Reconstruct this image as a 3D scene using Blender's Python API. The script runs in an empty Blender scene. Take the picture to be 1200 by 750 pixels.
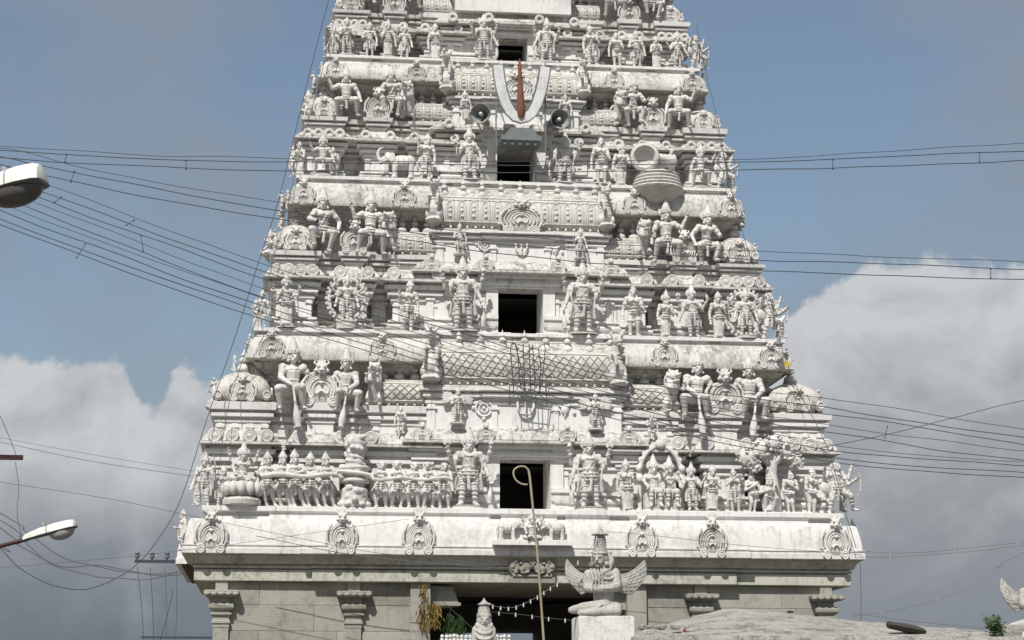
import bpy, math, random
from math import pi, sin, cos, radians as R
from mathutils import Vector, Matrix, noise as mnoise
random.seed(7)
scene = bpy.context.scene
COL = scene.collection

# ------------------------------------------------------------------ camera
CAM = (-6.56, -51.43, 1.6); FPX = 2300.0; YAW = R(6.712); PIT = R(11.723)
cd = bpy.data.cameras.new('camera'); cam = bpy.data.objects.new('camera', cd); COL.objects.link(cam)
cam.location = CAM; cam.rotation_euler = (pi/2 + PIT, 0, -YAW)
cd.sensor_width = 36; cd.lens = FPX/1200*36; cd.clip_start = .1; cd.clip_end = 6000
scene.camera = cam

def un(px, py, Y):
    """world point on the plane y = Y that the photograph shows at (px, py)"""
    a = (px-600)/FPX; b = -(py-375)/FPX
    cp, sp, cy, sy = cos(PIT), sin(PIT), cos(YAW), sin(YAW)
    fw = cp-b*sp; u = sp+b*cp
    dx = a*cy+fw*sy; dy = -a*sy+fw*cy
    t = (Y-CAM[1])/dy
    return Vector((CAM[0]+dx*t, Y, CAM[2]+u*t))

# ------------------------------------------------------------------ light, sky, exposure
scene.view_settings.view_transform = 'Standard'; scene.view_settings.look = 'None'
scene.view_settings.exposure = 0.0; scene.view_settings.gamma = 1
SUN_EL, SUN_AZ = R(52), R(24)           # azimuth towards -x from the facade normal
sl = bpy.data.lights.new('sun', 'SUN'); sl.energy = 4.95; sl.angle = R(.5); sl.color = (1, .965, .915)
so = bpy.data.objects.new('sun', sl); COL.objects.link(so)
to_sun = Vector((-sin(SUN_AZ)*cos(SUN_EL), -cos(SUN_AZ)*cos(SUN_EL), sin(SUN_EL)))
so.rotation_euler = to_sun.to_track_quat('Z', 'Y').to_euler(); so.location = (-20, -40, 40)

class NT:
    """small node-tree writer"""
    def __init__(s, tree): s.t = tree; s.n = tree.nodes; s.l = tree.links
    def node(s, typ, **kw):
        n = s.n.new(typ)
        for k, v in kw.items(): setattr(n, k, v)
        return n
    def put(s, sock, v):
        if hasattr(v, 'is_linked') or hasattr(v, 'links'): s.l.new(v, sock)
        else: sock.default_value = v
    def math(s, op, a, b=0.0, c=0.0, clamp=False):
        n = s.node('ShaderNodeMath', operation=op, use_clamp=clamp)
        for i, v in enumerate((a, b, c)): s.put(n.inputs[i], v)
        return n.outputs[0]
    def smooth(s, x, lo, hi, a=0.0, b=1.0):
        n = s.node('ShaderNodeMapRange', interpolation_type='SMOOTHSTEP')
        for i, v in enumerate((x, lo, hi, a, b)): s.put(n.inputs[i], v)
        return n.outputs[0]
    def noise(s, vec, scale, detail=4, rough=.55, dist=0.0):
        n = s.node('ShaderNodeTexNoise')
        s.l.new(vec, n.inputs['Vector']); n.inputs['Scale'].default_value = scale
        n.inputs['Detail'].default_value = detail; n.inputs['Roughness'].default_value = rough
        n.inputs['Distortion'].default_value = dist
        return n.outputs['Fac']
    def mapping(s, vec, scale=(1, 1, 1), loc=(0, 0, 0)):
        n = s.node('ShaderNodeMapping'); s.l.new(vec, n.inputs[0])
        n.inputs['Scale'].default_value = scale; n.inputs['Location'].default_value = loc
        return n.outputs[0]
    def mix(s, fac, a, b, blend='MIX'):
        n = s.node('ShaderNodeMix', data_type='RGBA', blend_type=blend)
        for sock, v in ((n.inputs[0], fac), (n.inputs[6], a), (n.inputs[7], b)):
            if isinstance(v, tuple): v = v if len(v) == 4 else (*v, 1)
            s.put(sock, v)
        return n.outputs[2]

W = bpy.data.worlds.new('World'); scene.world = W; W.use_nodes = True
w = NT(W.node_tree); w.n.clear()
SKY_STRENGTH = .085
sky = w.node('ShaderNodeTexSky', sky_type='NISHITA'); sky.sun_disc = False
sky.sun_elevation = SUN_EL; sky.sun_rotation = pi + SUN_AZ; sky.air_density = 1.0; sky.dust_density = 2.2; sky.ozone_density = 1.6
tc = w.node('ShaderNodeTexCoord').outputs['Generated']
sep = w.node('ShaderNodeSeparateXYZ'); w.l.new(tc, sep.inputs[0])
el = w.math('MULTIPLY', w.math('ARCSINE', sep.outputs[2]), 180/pi)          # degrees
az = w.math('MULTIPLY', w.math('ARCTAN2', sep.outputs[0], sep.outputs[1]), 180/pi)
nb = w.noise(w.mapping(tc, (1, 1, 1.2), (3.1, 1.7, .4)), 9, 9, .62, .35)
nbig = w.noise(w.mapping(tc, (1, 1, 1.6), (.7, 5.2, 2.3)), 3.4, 4, .5)
nfine = w.noise(w.mapping(tc, (1, 1, 1.3), (8, 3, 1)), 20, 8, .62, .3)
nbil = w.noise(w.mapping(tc, (1, 1, 1.3), (8, 3, 1)), 13, 7, .55, .4)
nbil2 = w.noise(w.mapping(tc, (1, 1, 1.3), (8.006, 3, .984)), 13, 7, .55, .4)
relief_ = w.math('MULTIPLY', w.math('SUBTRACT', nbil, nbil2), 3.2)
rise = w.math('MULTIPLY', w.smooth(az, 12.5, 17.5), w.smooth(az, 30, 60, 1, 0))
dip = w.math('MULTIPLY', w.smooth(az, -4.9, -4.0), w.smooth(az, -3.8, -3.0, 1, 0))
top = w.math('ADD', w.math('MULTIPLY_ADD', rise, 2.7, 9.9), w.math('MULTIPLY', dip, -1.3))
top = w.math('ADD', top, w.math('MULTIPLY', w.math('SUBTRACT', nb, .5), 4.6))
top = w.math('ADD', top, w.math('MULTIPLY', w.math('SUBTRACT', nbil, .5), 2.6))
top = w.math('ADD', top, w.math('MULTIPLY', w.math('SUBTRACT', nbig, .5), 2.0))
depth = w.math('SUBTRACT', top, el)
cum = w.smooth(depth, -.12, .30)
# lit heads of the cloud bank, greyer bodies, blue-grey base
lit = w.smooth(w.math('ADD', depth, w.math('MULTIPLY', w.math('SUBTRACT', nfine, .5), 5.0)), 6.2, .1)
lowf = w.smooth(el, 4.0, 8.5, .15, 1.0)
lit = w.math('ADD', w.math('MULTIPLY', lit, w.math('MULTIPLY_ADD', nb, .9, .40)), w.math('MULTIPLY', relief_, lowf), clamp=True)
k = 1/SKY_STRENGTH
def kc(r, g, b): return (r*k, g*k, b*k)
base = w.mix(w.smooth(el, 2.0, 9.5), w.mix(w.smooth(az, 2, 14), kc(.16, .188, .222), kc(.23, .255, .285)), kc(.36, .38, .405))
base = w.mix(w.math('MULTIPLY', w.math('MULTIPLY', w.smooth(nfine, .35, .7), .45), lowf), base, kc(.385, .40, .43))
ccol = w.mix(lit, base, kc(.58, .595, .615))
veil = w.math('ADD', nbig, w.math('MULTIPLY', w.math('SUBTRACT', nb, .5), .35))
veil = w.math('ADD', veil, w.math('MULTIPLY', w.math('ADD', w.smooth(az, 9, -6), w.smooth(az, 15, 24, 0, .55)), w.smooth(el, 10, 17, 0, .27)))
veil = w.math('MULTIPLY', w.smooth(veil, .46, .74), w.math('MULTIPLY_ADD', nfine, .4, .55), clamp=True)
blue = w.mix(.14, w.mix(1.0, sky.outputs[0], (1.40, 1.37, 1.27), 'MULTIPLY'), kc(.26, .29, .33))
skyc = w.mix(veil, blue, kc(.262, .302, .355))
fin = w.mix(cum, skyc, ccol)
bg = w.node('ShaderNodeBackground'); w.l.new(fin, bg.inputs[0]); bg.inputs[1].default_value = SKY_STRENGTH
out = w.node('ShaderNodeOutputWorld'); w.l.new(bg.outputs[0], out.inputs[0])

# ------------------------------------------------------------------ materials
MATS = {}
def material(name, base, dirt, amt=.5, up=.0, streak=.0, scale=1.0, rough=.85, bump=.25, bumpscale=30, metal=0.0, obj=False, vary=.0, aniso=None, rain=.0):
    m = bpy.data.materials.new(name); m.use_nodes = True; MATS[name] = m
    t = NT(m.node_tree); p = t.n['Principled BSDF']
    geo = t.node('ShaderNodeNewGeometry'); pos = geo.outputs['Position']
    if obj: pos = t.node('ShaderNodeTexCoord').outputs['Object']
    if aniso: pos = t.mapping(pos, aniso)
    n1 = t.noise(pos, 1.1*scale, 5, .6); n2 = t.noise(pos, 7*scale, 6, .65)
    f = t.smooth(t.math('ADD', t.math('MULTIPLY', n1, .5), t.math('MULTIPLY', n2, .5)), .44, .66)
    f = t.math('MULTIPLY', f, amt)
    if streak:
        n3 = t.noise(t.mapping(pos, (5, 5, .35)), 1.0*scale, 4, .6)
        f = t.math('ADD', f, t.math('MULTIPLY', t.smooth(n3, .52, .74), streak), clamp=True)
    if up:
        s = t.node('ShaderNodeSeparateXYZ'); t.l.new(geo.outputs['Normal'], s.inputs[0])
        u = t.math('MULTIPLY', t.smooth(s.outputs[2], .25, .85), t.math('MULTIPLY_ADD', t.smooth(n2, .35, .6), .8, .2))
        f = t.math('ADD', f, t.math('MULTIPLY', u, up), clamp=True)
    c = t.mix(f, base, dirt)
    if rain:
        n5 = t.noise(t.mapping(pos, (11, 11, .55), (3, 7, 1)), 1.0, 5, .65); n6 = t.noise(pos, .8, 3, .5)
        rf = t.math('MULTIPLY', t.smooth(n5, .50, .68), t.smooth(n6, .47, .62))
        c = t.mix(t.math('MULTIPLY', rf, rain), c, (.105, .098, .085))
    n4 = t.noise(pos, 45*scale, 3, .6)
    c = t.mix(t.math('MULTIPLY', t.smooth(n4, .5, .8), .22), c, tuple(x*.45 for x in dirt))
    if vary:
        oi = t.node('ShaderNodeObjectInfo')
        hs = t.node('ShaderNodeHueSaturation'); t.l.new(c, hs.inputs['Color'])
        t.l.new(t.math('MULTIPLY_ADD', oi.outputs['Random'], vary, 1-vary/2), hs.inputs['Value']); c = hs.outputs[0]
    t.l.new(c, p.inputs['Base Color']); p.inputs['Roughness'].default_value = rough; p.inputs['Metallic'].default_value = metal
    p.inputs['Specular IOR Level'].default_value = .3
    if bump:
        b = t.node('ShaderNodeBump'); b.inputs['Strength'].default_value = bump; b.inputs['Distance'].default_value = .03
        t.l.new(t.noise(pos, bumpscale*scale, 5, .65), b.inputs['Height']); t.l.new(b.outputs[0], p.inputs['Normal'])
    return m
M_white = material('white_lime_plaster', (.735, .725, .705), (.40, .38, .35), .36, .42, .38, rain=.42)
M_eave = material('weathered_eave_plaster', (.68, .67, .645), (.33, .31, .28), .50, .40, .36, 1.2, rain=.28)
M_corn = material('weathered_cornice_plaster', (.63, .615, .58), (.20, .188, .162), .66, .40, .62, 1.35, bump=.4, rain=.6)
M_stat = material('statue_plaster', (.63, .615, .585), (.28, .265, .24), .52, .34, .12, 1.9, bump=.30, bumpscale=22, vary=.14)
M_roofp = material('lichen_plaster', (.60, .58, .535), (.22, .20, .17), .66, .35, .45, 1.5, bump=.4)
M_stone = material('grey_granite', (.33, .32, .275), (.20, .19, .16), .75, .1, .45, .9, bump=.5, vary=.30)
M_architrave = material('old_whitewash_on_granite', (.50, .50, .43), (.28, .27, .22), .9, 0, .5, 1.2)
M_dark = material('shade_dark_interior', (.13, .12, .108), (.07, .064, .056), .6)  # dark tone puts the gloom of unlit rooms and passage into the colour
M_lat = material('grey_lattice_plaster', (.33, .31, .28), (.17, .16, .14), .6)
M_gar = material('bare_cement_statue', (.47, .455, .42), (.20, .19, .17), .8, .15, .2, 3.0, bump=.4, bumpscale=26)
M_roof = material('weathered_cement_roof', (.37, .355, .32), (.10, .096, .088), .95, .10, .0, 2.6, aniso=(.45, 1, 2.2), bump=.6, bumpscale=14)
M_kerb = material('crumbling_roof_kerb', (.44, .425, .39), (.12, .115, .105), .95, .2, .3, 3.2, bump=.8, bumpscale=14)
M_ped = material('painted_cement_pedestal', (.62, .61, .57), (.30, .29, .26), .6, .2, .3, 2.5)
M_wire = material('black_wire_sheath', (.05, .055, .065), (.08, .08, .085), .4, bump=0, rough=.55)
M_thin = material('grey_wire', (.12, .12, .125), (.09, .09, .09), .4, bump=0, rough=.5)
M_metal = material('galvanised_steel', (.36, .38, .39), (.24, .25, .25), .5, bump=.1, rough=.5, metal=.35)
M_panel = material('blue_grey_painted_sheet', (.17, .19, .20), (.10, .11, .11), .6, bump=.1, rough=.6)
M_lampw = material('cream_lamp_housing', (.72, .72, .66), (.40, .38, .33), .6, streak=.5, scale=4, bump=.0, rough=.45)
M_lampglass = material('smoked_lamp_bowl', (.12, .115, .11), (.07, .066, .062), .6, bump=0, rough=.3, scale=4)
M_lampclear = material('clear_lamp_bowl', (.38, .38, .36), (.28, .27, .25), .5, bump=0, rough=.2)
M_maroon = material('maroon_paint', (.065, .028, .026), (.04, .02, .018), .5, bump=.1, rough=.6)
M_red = material('faded_red_paint', (.19, .07, .042), (.10, .045, .03), .8, scale=3, bump=.1, rough=.6)
M_silver = material('dull_aluminium_paint', (.66, .67, .66), (.30, .30, .29), .55, scale=2.5, streak=.35, bump=.1, rough=.5, metal=.1)
M_horn = material('grey_horn_paint', (.30, .30, .28), (.18, .18, .165), .5, bump=.05, rough=.5)
M_pole = material('rusty_pipe', (.36, .33, .23), (.24, .14, .08), .6, bump=.2, rough=.6)
M_log = material('charred_wood', (.06, .055, .05), (.03, .028, .025), .6, bump=.6)
M_leaf = material('green_leaf', (.05, .085, .028), (.04, .07, .02), .6, bump=0, rough=.6)
M_dry = material('dry_mango_leaf', (.30, .22, .06), (.20, .10, .03), .6, bump=0, rough=.6)
M_bulb = material('clear_bulb_glass', (.55, .55, .53), (.4, .4, .38), .3, bump=0, rough=.2)
M_brown = material('shade_brown_soffit', (.11, .085, .068), (.07, .055, .045), .6)  # shade under the side eaves painted in as a dark brown
M_ground = material('dusty_earth', (.13, .11, .085), (.09, .075, .06), .6, 0, 0, .5)  # earth darkened to stand in for shade from buildings and weaken bounce
M_road = material('worn_asphalt', (.055, .055, .055), (.09, .085, .08), .6)
M_flower = material('red_flower', (.30, .02, .035), (.2, .02, .03), .3, bump=0)
M_yellow = material('yellow_tinsel', (.6, .5, .05), (.4, .3, .03), .3, bump=0)

# ------------------------------------------------------------------ mesh helpers
class Bag:
    def __init__(s): s.v = []; s.f = []
    def add(s, vs, fs):
        o = len(s.v); s.v += [tuple(v) for v in vs]; s.f += [tuple(i+o for i in f) for f in fs]; return s
    def rings(s, rs, cap0=True, cap1=True):
        n = len(rs[0]); vs = [p for r in rs for p in r]; fs = []
        for i in range(len(rs)-1):
            for j in range(n):
                k = (j+1) % n; fs.append((i*n+j, i*n+k, (i+1)*n+k, (i+1)*n+j))
        if cap0: fs.append(tuple(range(n-1, -1, -1)))
        if cap1: fs.append(tuple((len(rs)-1)*n+j for j in range(n)))
        return s.add(vs, fs)
    def box(s, x0, x1, y0, y1, z0, z1):
        return s.rings([[(x0, y0, z), (x1, y0, z), (x1, y1, z), (x0, y1, z)] for z in (z0, z1)])
    def cap(s, p, q, r0, r1=None, n=8):
        p, q = Vector(p), Vector(q); r1 = r0 if r1 is None else r1
        d = q-p; L = d.length or 1e-6; d = d/L
        a = d.orthogonal().normalized(); b = d.cross(a); rs = []
        def ring(c, r): rs.append([tuple(c+(a*cos(t)+b*sin(t))*r) for t in (2*pi*i/n for i in range(n))])
        for t in (80, 45, 0): ring(p-d*r0*sin(R(t)), r0*cos(R(t)))
        for t in (0, 45, 80): ring(q+d*r1*sin(R(t)), r1*cos(R(t)))
        return s.rings(rs)
    def chain(s, pts, r, n=8):
        for i in range(len(pts)-1):
            ra, rb = (r, r) if not isinstance(r, (list, tuple)) else (r[i], r[i+1])
            s.cap(pts[i], pts[i+1], ra, rb, n)
        return s
    def tube(s, pts, r, n=5):
        pts = [Vector(p) for p in pts]; rs = []; a = None
        for i, p in enumerate(pts):
            d = (pts[min(i+1, len(pts)-1)]-pts[max(i-1, 0)]).normalized()
            a = d.orthogonal().normalized() if a is None else (a-d*a.dot(d)).normalized()
            b = d.cross(a); rr = r[i] if isinstance(r, (list, tuple)) else r
            rs.append([tuple(p+(a*cos(t)+b*sin(t))*rr) for t in (2*pi*j/n for j in range(n))])
        return s.rings(rs)
    def ell(s, c, r, rot=None, n=10, m=7):
        c = Vector(c); r = (r, r, r) if not isinstance(r, (tuple, list)) else r; rs = []
        for i in range(m):
            t = -pi/2+pi*(i+.25)/(m-.5); ring = []
            for j in range(n):
                v = Vector((r[0]*cos(t)*cos(2*pi*j/n), r[1]*cos(t)*sin(2*pi*j/n), r[2]*sin(t)))
                if rot: v = rot @ v
                ring.append(tuple(c+v))
            rs.append(ring)
        return s.rings(rs)
    def tor(s, c, ax, Rr, r, n=14, m=5, sx=1.0, a0=0, a1=360):
        c = Vector(c); ax = Vector(ax).normalized(); a = ax.orthogonal().normalized()
        if abs(ax.y) > .9: a = Vector((1, 0, 0))
        b = ax.cross(a); full = a1-a0 >= 360; N = n if full else n+1; rs = []
        for i in range(N):
            t = R(a0+(a1-a0)*i/n); d = a*cos(t)*sx+b*sin(t)
            rs.append([tuple(c+d*Rr+(d.normalized()*cos(u)+ax*sin(u))*r) for u in (2*pi*j/m for j in range(m))])
        if full: rs.append(rs[0]); return s.rings(rs, False, False)
        return s.rings(rs)
    def lathe(s, prof, c=(0, 0, 0), n=12, se=None, rot=None):
        rs = []
        for r, z in prof:
            ring = []
            for j in range(n):
                t = 2*pi*(j+.5)/n; k = 1
                if se: k = (abs(cos(t))**se+abs(sin(t))**se)**(-1/se)
                v = Vector((r*k*cos(t), r*k*sin(t), z))
                if rot: v = rot @ v
                ring.append((c[0]+v.x, c[1]+v.y, c[2]+v.z))
            rs.append(ring)
        return s.rings(rs)
    def block(s, x0, x1, yf, yb, prof):
        """moulded block: profile of (out, z) run round front and sides; the back runs into the core"""
        return s.rings([[(x0-o, yf-o, z), (x1+o, yf-o, z), (x1+o, yb, z), (x0-o, yb, z)] for o, z in prof])
    def mesh(s, name, ang=38):
        me = bpy.data.meshes.new(name); me.from_pydata(s.v, [], s.f); me.update()
        import bmesh
        bm = bmesh.new(); bm.from_mesh(me); bmesh.ops.recalc_face_normals(bm, faces=bm.faces); bm.to_mesh(me); bm.free()
        if ang:
            me.polygons.foreach_set('use_smooth', [True]*len(me.polygons)); me.set_sharp_from_angle(angle=R(ang))
        return me
    def remesh(s, name, vox, smooth=1, fac=.3):
        me = bpy.data.meshes.new(name); me.from_pydata(s.v, [], s.f); me.update()
        import bmesh
        bm = bmesh.new(); bm.from_mesh(me); bmesh.ops.recalc_face_normals(bm, faces=bm.faces); bm.to_mesh(me); bm.free()
        o = bpy.data.objects.new('tmp', me); COL.objects.link(o)
        md = o.modifiers.new('r', 'REMESH'); md.mode = 'VOXEL'; md.voxel_size = vox; md.use_smooth_shade = True
        if smooth:
            sm = o.modifiers.new('s', 'SMOOTH'); sm.factor = fac; sm.iterations = smooth
        dg = bpy.context.evaluated_depsgraph_get()
        r = bpy.data.meshes.new_from_object(o.evaluated_get(dg)); r.name = name
        bpy.data.objects.remove(o); bpy.data.meshes.remove(me)
        r.polygons.foreach_set('use_smooth', [True]*len(r.polygons))
        return r

def ob(name, me, mat, parent=None, loc=(0, 0, 0), rot=(0, 0, 0), scl=(1, 1, 1), label=None, cat=None, group=None, kind=None):
    if isinstance(me, Bag): me = me.mesh(name)
    o = bpy.data.objects.new(name, me); COL.objects.link(o)
    if mat and not me.materials: me.materials.append(mat)
    o.location = loc; o.rotation_euler = rot; o.scale = scl if isinstance(scl, (tuple, list)) else (scl,)*3
    if parent: o.parent = parent
    for k_, v_ in (('label', label), ('category', cat), ('group', group), ('kind', kind)):
        if v_: o[k_] = v_
    return o
def empty(name, loc, label, cat, group=None, rz=0):
    o = bpy.data.objects.new(name, None); COL.objects.link(o); o.location = loc; o.rotation_euler = (0, 0, rz)
    o['label'] = label; o['category'] = cat
    if group: o['group'] = group
    return o

# ------------------------------------------------------------------ statue prototypes (stucco figures fused into one skin)
def add_head(b, c, s=1.0, sex='m', turn=0.0):
    c = Vector(c); rz = Matrix.Rotation(turn, 3, 'Z')
    P = lambda x, y, z: c+rz @ Vector((x*s, y*s, z*s))
    b.ell(P(0, 0, .005), (.062*s, .070*s, .082*s))
    b.ell(P(0, -.028, -.045), (.043*s, .043*s, .035*s))                          # jaw
    b.cap(P(0, -.070, .018), P(0, -.084, -.020), .010*s, .018*s, 6)              # nose
    for e in (-1, 1):
        b.ell(P(e*.028, -.062, .014), (.017*s, .012*s, .012*s), None, 6, 4)      # eye
        b.cap(P(e*.012, -.066, .036), P(e*.048, -.052, .036), .008*s, .006*s, 5) # brow
        b.ell(P(e*.066, .0, -.005), (.014*s, .022*s, .036*s), None, 6, 4)        # ear
        b.ell(P(e*.074, -.008, -.052), (.024*s, .02*s, .024*s), None, 6, 4)      # ear ornament
    b.cap(P(-.018, -.066, -.044), P(.018, -.066, -.044), .010*s, None, 5)         # lips
    b.ell(P(0, -.055, -.072), (.018*s, .016*s, .014*s), None, 6, 4)              # chin
    b.tor(P(0, 0, .050), (0, -.15, 1), .064*s, .014*s, 12, 5)                    # hair line

def add_hand(b, e, h, s=1.0, curl=.35, side=1):
    e, h = Vector(e), Vector(h); d = (h-e).normalized()
    a = d.cross(Vector((0, 1, 0)));
    a = a.normalized() if a.length > .1 else Vector((1, 0, 0))
    nrm = a.cross(d).normalized()
    b.cap(h, h+d*.035*s, .022*s, .026*s, 6)
    for i in range(4):
        L = (.040, .050, .047, .034)[i]*s
        o = h+d*.048*s+a*(i-1.5)*.015*s
        k1 = o+d*L*.55-nrm*.2*L*curl; k2 = k1+d*L*.5-nrm*L*curl
        b.cap(o, k1, .0085*s, .008*s, 5); b.cap(k1, k2, .008*s, .0065*s, 5)
    t0 = h-a*side*.02*s; b.cap(t0, t0-a*side*.026*s+d*.028*s, .010*s, .0075*s, 5)

def figure(arms, legs, sex='m', hip=(0, 0, .51), chest=(0, 0, .735), head=(0, -.012, .93), hs=1.08, turn=0, skirt='bands', belly=.5, sash=True, wide=1.0, limb=1.0):
    b = Bag(); hip, chest, head = Vector(hip), Vector(chest), Vector(head)
    fem = sex == 'f'
    b.ell(hip, ((.135 if fem else .122)*wide, .095, .085))
    mid = (hip+chest)/2+Vector((0, -.005, -.01))
    b.cap(hip+Vector((0, 0, .03)), mid, .092*wide, (.068 if fem else .088)*wide)
    b.cap(mid, chest, (.068 if fem else .088)*wide, (.095 if fem else .108)*wide)
    b.ell(chest+Vector((0, 0, .03)), ((.125 if fem else .142)*wide, .086, .085))
    b.cap(chest+Vector((-.11*wide, 0, .075)), chest+Vector((.11*wide, 0, .075)), .050)
    b.cap(chest+Vector((0, 0, .09)), head-Vector((0, -.01, .05)), .045, .042)
    if fem:
        for e in (-1, 1): b.ell(chest+Vector((e*.058, -.082, .015)), (.054, .052, .052), None, 8, 6)
    else:
        for e in (-1, 1): b.ell(chest+Vector((e*.06, -.062, .03)), (.060, .032, .045), None, 8, 6)
        b.ell(mid+Vector((0, -.045, -.02)), (.07, .05*belly+.03, .06), None, 8, 6)
    # necklaces, chest cord, belt and waist cloth
    up = Vector((0, -.55, 1))
    b.tor(chest+Vector((0, -.02, .105)), up, .066, .012, 14, 5); b.tor(chest+Vector((0, -.038, .075)), up, .088, .011, 14, 5)
    b.ell(chest+Vector((0, -.10, .02)), (.02, .014, .026), None, 6, 4)
    b.chain([chest+Vector((-.09, -.07, .09)), chest+Vector((-.03, -.105, -.03)), hip+Vector((.07, -.10, .06))], .0085, 5)
    b.tor(mid+Vector((0, 0, -.0)), (0, 0, 1), .090*wide, .010, 14, 5)
    b.tor(hip+Vector((0, -.01, .035)), (0, -.12, 1), .122*wide, .019, 16, 6); b.tor(hip+Vector((0, -.01, -.005)), (0, -.2, 1), .132*wide, .013, 16, 5)
    b.ell(hip+Vector((0, -.125, .03)), (.03, .02, .028), None, 6, 4)
    for a in arms:
        sh = chest+Vector((a['s']*.142*wide, a.get('y', 0), .075)); e, h = Vector(a['e']), Vector(a['h'])
        b.ell(sh, .054*limb, None, 8, 6); b.cap(sh, e, .047*limb, .037*limb); b.ell(sh.lerp(e, .5)+Vector((0, -.008, 0)), (.046*limb,)*3, None, 8, 6); b.cap(e, h, .037*limb, .024*limb)
        m = sh.lerp(e, .45); b.tor(m, e-sh, .048, .012, 10, 5)
        m = e.lerp(h, .82); b.tor(m, h-e, .030, .011, 10, 5); m = e.lerp(h, .68); b.tor(m, h-e, .032, .009, 10, 5)
        add_hand(b, e, h, 1.15, a.get('curl', .35), a['s'])
    for s_, kn, an, toe in legs:
        hj = hip+Vector((s_*.068, 0, -.03)); kn, an = Vector(kn), Vector(an)
        b.cap(hj, kn, .078*limb, .054*limb); b.cap(kn, an, .050*limb, .030*limb)
        b.ell(kn.lerp(an, .28)+Vector((0, .012, 0)), (.048*limb, .052*limb, .075), None, 8, 6)
        t = Vector(toe); b.cap(an+Vector((0, .01, -.008)), an+t*.085+Vector((0, 0, -.018)), .028, .026, 7)
        for i in range(4): b.cap(an+t*.09+Vector((0, 0, -.02))+t.cross(Vector((0, 0, 1)))*(i-1.5)*.014, an+t*.125+Vector((0, 0, -.024))+t.cross(Vector((0, 0, 1)))*(i-1.5)*.015, .010, None, 5)
        b.tor(an+Vector((0, 0, .02)), kn-an, .035, .012, 10, 5)
        if skirt == 'bands':
            for q in (.25, .45, .65, .85): b.tor(hj.lerp(kn, q)+Vector((0, -.006, 0)), (kn-hj)+Vector((0, -.08, 0)), .078-.022*q, .0125, 12, 5)
            for q in (.12, .38, .62): b.tor(kn.lerp(an, q), (an-kn)+Vector((0, -.05, 0)), .052-.012*q, .010, 12, 5)
        elif skirt == 'short':
            b.cap(hj, hj.lerp(kn, .75), .090, .075); b.tor(hj.lerp(kn, .78), kn-hj, .070, .014, 12, 5)
    if skirt == 'long':
        an = (Vector(legs[0][2])+Vector(legs[-1][2]))/2; w0 = abs(legs[0][2][0]-legs[-1][2][0])/2+.028
        rs = []
        for i in range(9):
            q = i/8; c = hip.lerp(an, q); rr = .122*(1-q)+w0*q+.008*sin(q*pi)
            rs.append([(c.x+rr*cos(t)*(1+.075*sin(9*t)), c.y+rr*.74*sin(t)*(1+.075*sin(9*t)), c.z) for t in (2*pi*j/40 for j in range(40))])
        b.rings(rs)
        for x in (-.02, .0, .02): b.cap(hip+Vector((x, -.11, 0)), an+Vector((x*2.2, -.085, .03)), .012, .016, 5)
        b.tor(an+Vector((0, 0, .03)), (0, 0, 1), w0*.93, .014, 18, 5)
    if sash and skirt != 'long':
        b.chain([hip+Vector((0, -.12, .02)), hip+Vector((0, -.125, -.12)), hip+Vector((.01, -.10, -.25))], [.022, .026, .034], 6)
        for e in (-1, 1):
            b.chain([hip+Vector((e*.12, -.06, .03)), hip+Vector((e*.08, -.12, -.09)), hip+Vector((0, -.13, -.06))], .012, 5)
            b.chain([hip+Vector((e*.135, 0, .02)), hip+Vector((e*.175, -.01, -.12)), hip+Vector((e*.165, 0, -.26))], [.016, .022, .028], 6)
    add_head(b, head, hs, sex, turn)
    return b

def crown_mesh(kind):
    b = Bag()
    if kind == 'kirita':
        b.lathe([(.060, -.03), (.082, -.02), (.082, .0), (.070, .012), (.076, .03), (.066, .045), (.070, .065), (.058, .08), (.060, .10), (.046, .115), (.048, .135), (.034, .155), (.036, .17), (.018, .19), (.021, .205), (.004, .225)], n=14)
        for a in range(-60, 61, 30): b.ell((.078*sin(R(a)), -.078*cos(R(a)), .012), (.016, .012, .028), None, 6, 4)
        b.ell((0, .045, .02), (.115, .012, .10), None, 14, 6)
    elif kind == 'low':
        b.lathe([(.060, -.03), (.080, -.02), (.080, .0), (.068, .01), (.066, .04), (.045, .075), (.042, .09), (.022, .105), (.026, .12), (.004, .14)], n=14)
        for a in range(-60, 61, 40): b.ell((.074*sin(R(a)), -.074*cos(R(a)), .008), (.016, .012, .022), None, 6, 4)
    elif kind == 'bun':
        b.ell((0, .005, -.01), (.070, .070, .05)); b.ell((.0, .03, .045), (.05, .05, .042)); b.tor((0, 0, -.015), (0, 0, 1), .066, .012)
    elif kind == 'hair':
        b.ell((0, .02, -.02), (.082, .075, .055))
        for i in range(9):
            a = R(20+i*17.5); b.ell((.078*cos(a), .03, -.045+.05*sin(a)-.02), (.03, .03, .03), None, 6, 4)
    return b.mesh(kind, 50)
CROWN = {k_: crown_mesh(k_) for k_ in ('kirita', 'low', 'bun', 'hair')}
CROWN_H = {'kirita': .225, 'low': .14, 'bun': .087, 'hair': .035}

def club_mesh():
    b = Bag(); b.lathe([(.016, 0), (.018, .30), (.026, .31), (.018, .33), (.03, .40), (.055, .50), (.062, .60), (.045, .68), (.05, .70), (.02, .74), (.004, .77)], n=12)
    return b.mesh('club')
CLUB = club_mesh()
PED = Bag().lathe([(.21, -.0), (.21, .03), (.185, .04), (.20, .055), (.17, .065)], n=20, se=3).mesh('pedestal')
def halo_mesh():
    b = Bag(); b.tor((0, 0, 0), (0, 1, 0), .30, .03, 28, 7)
    for i in range(28):
        a = 2*pi*i/28; b.ell((.345*cos(a), 0, .345*sin(a)), (.028, .02, .028), None, 6, 4)
    return b.mesh('halo')
HALO = halo_mesh()

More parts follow.
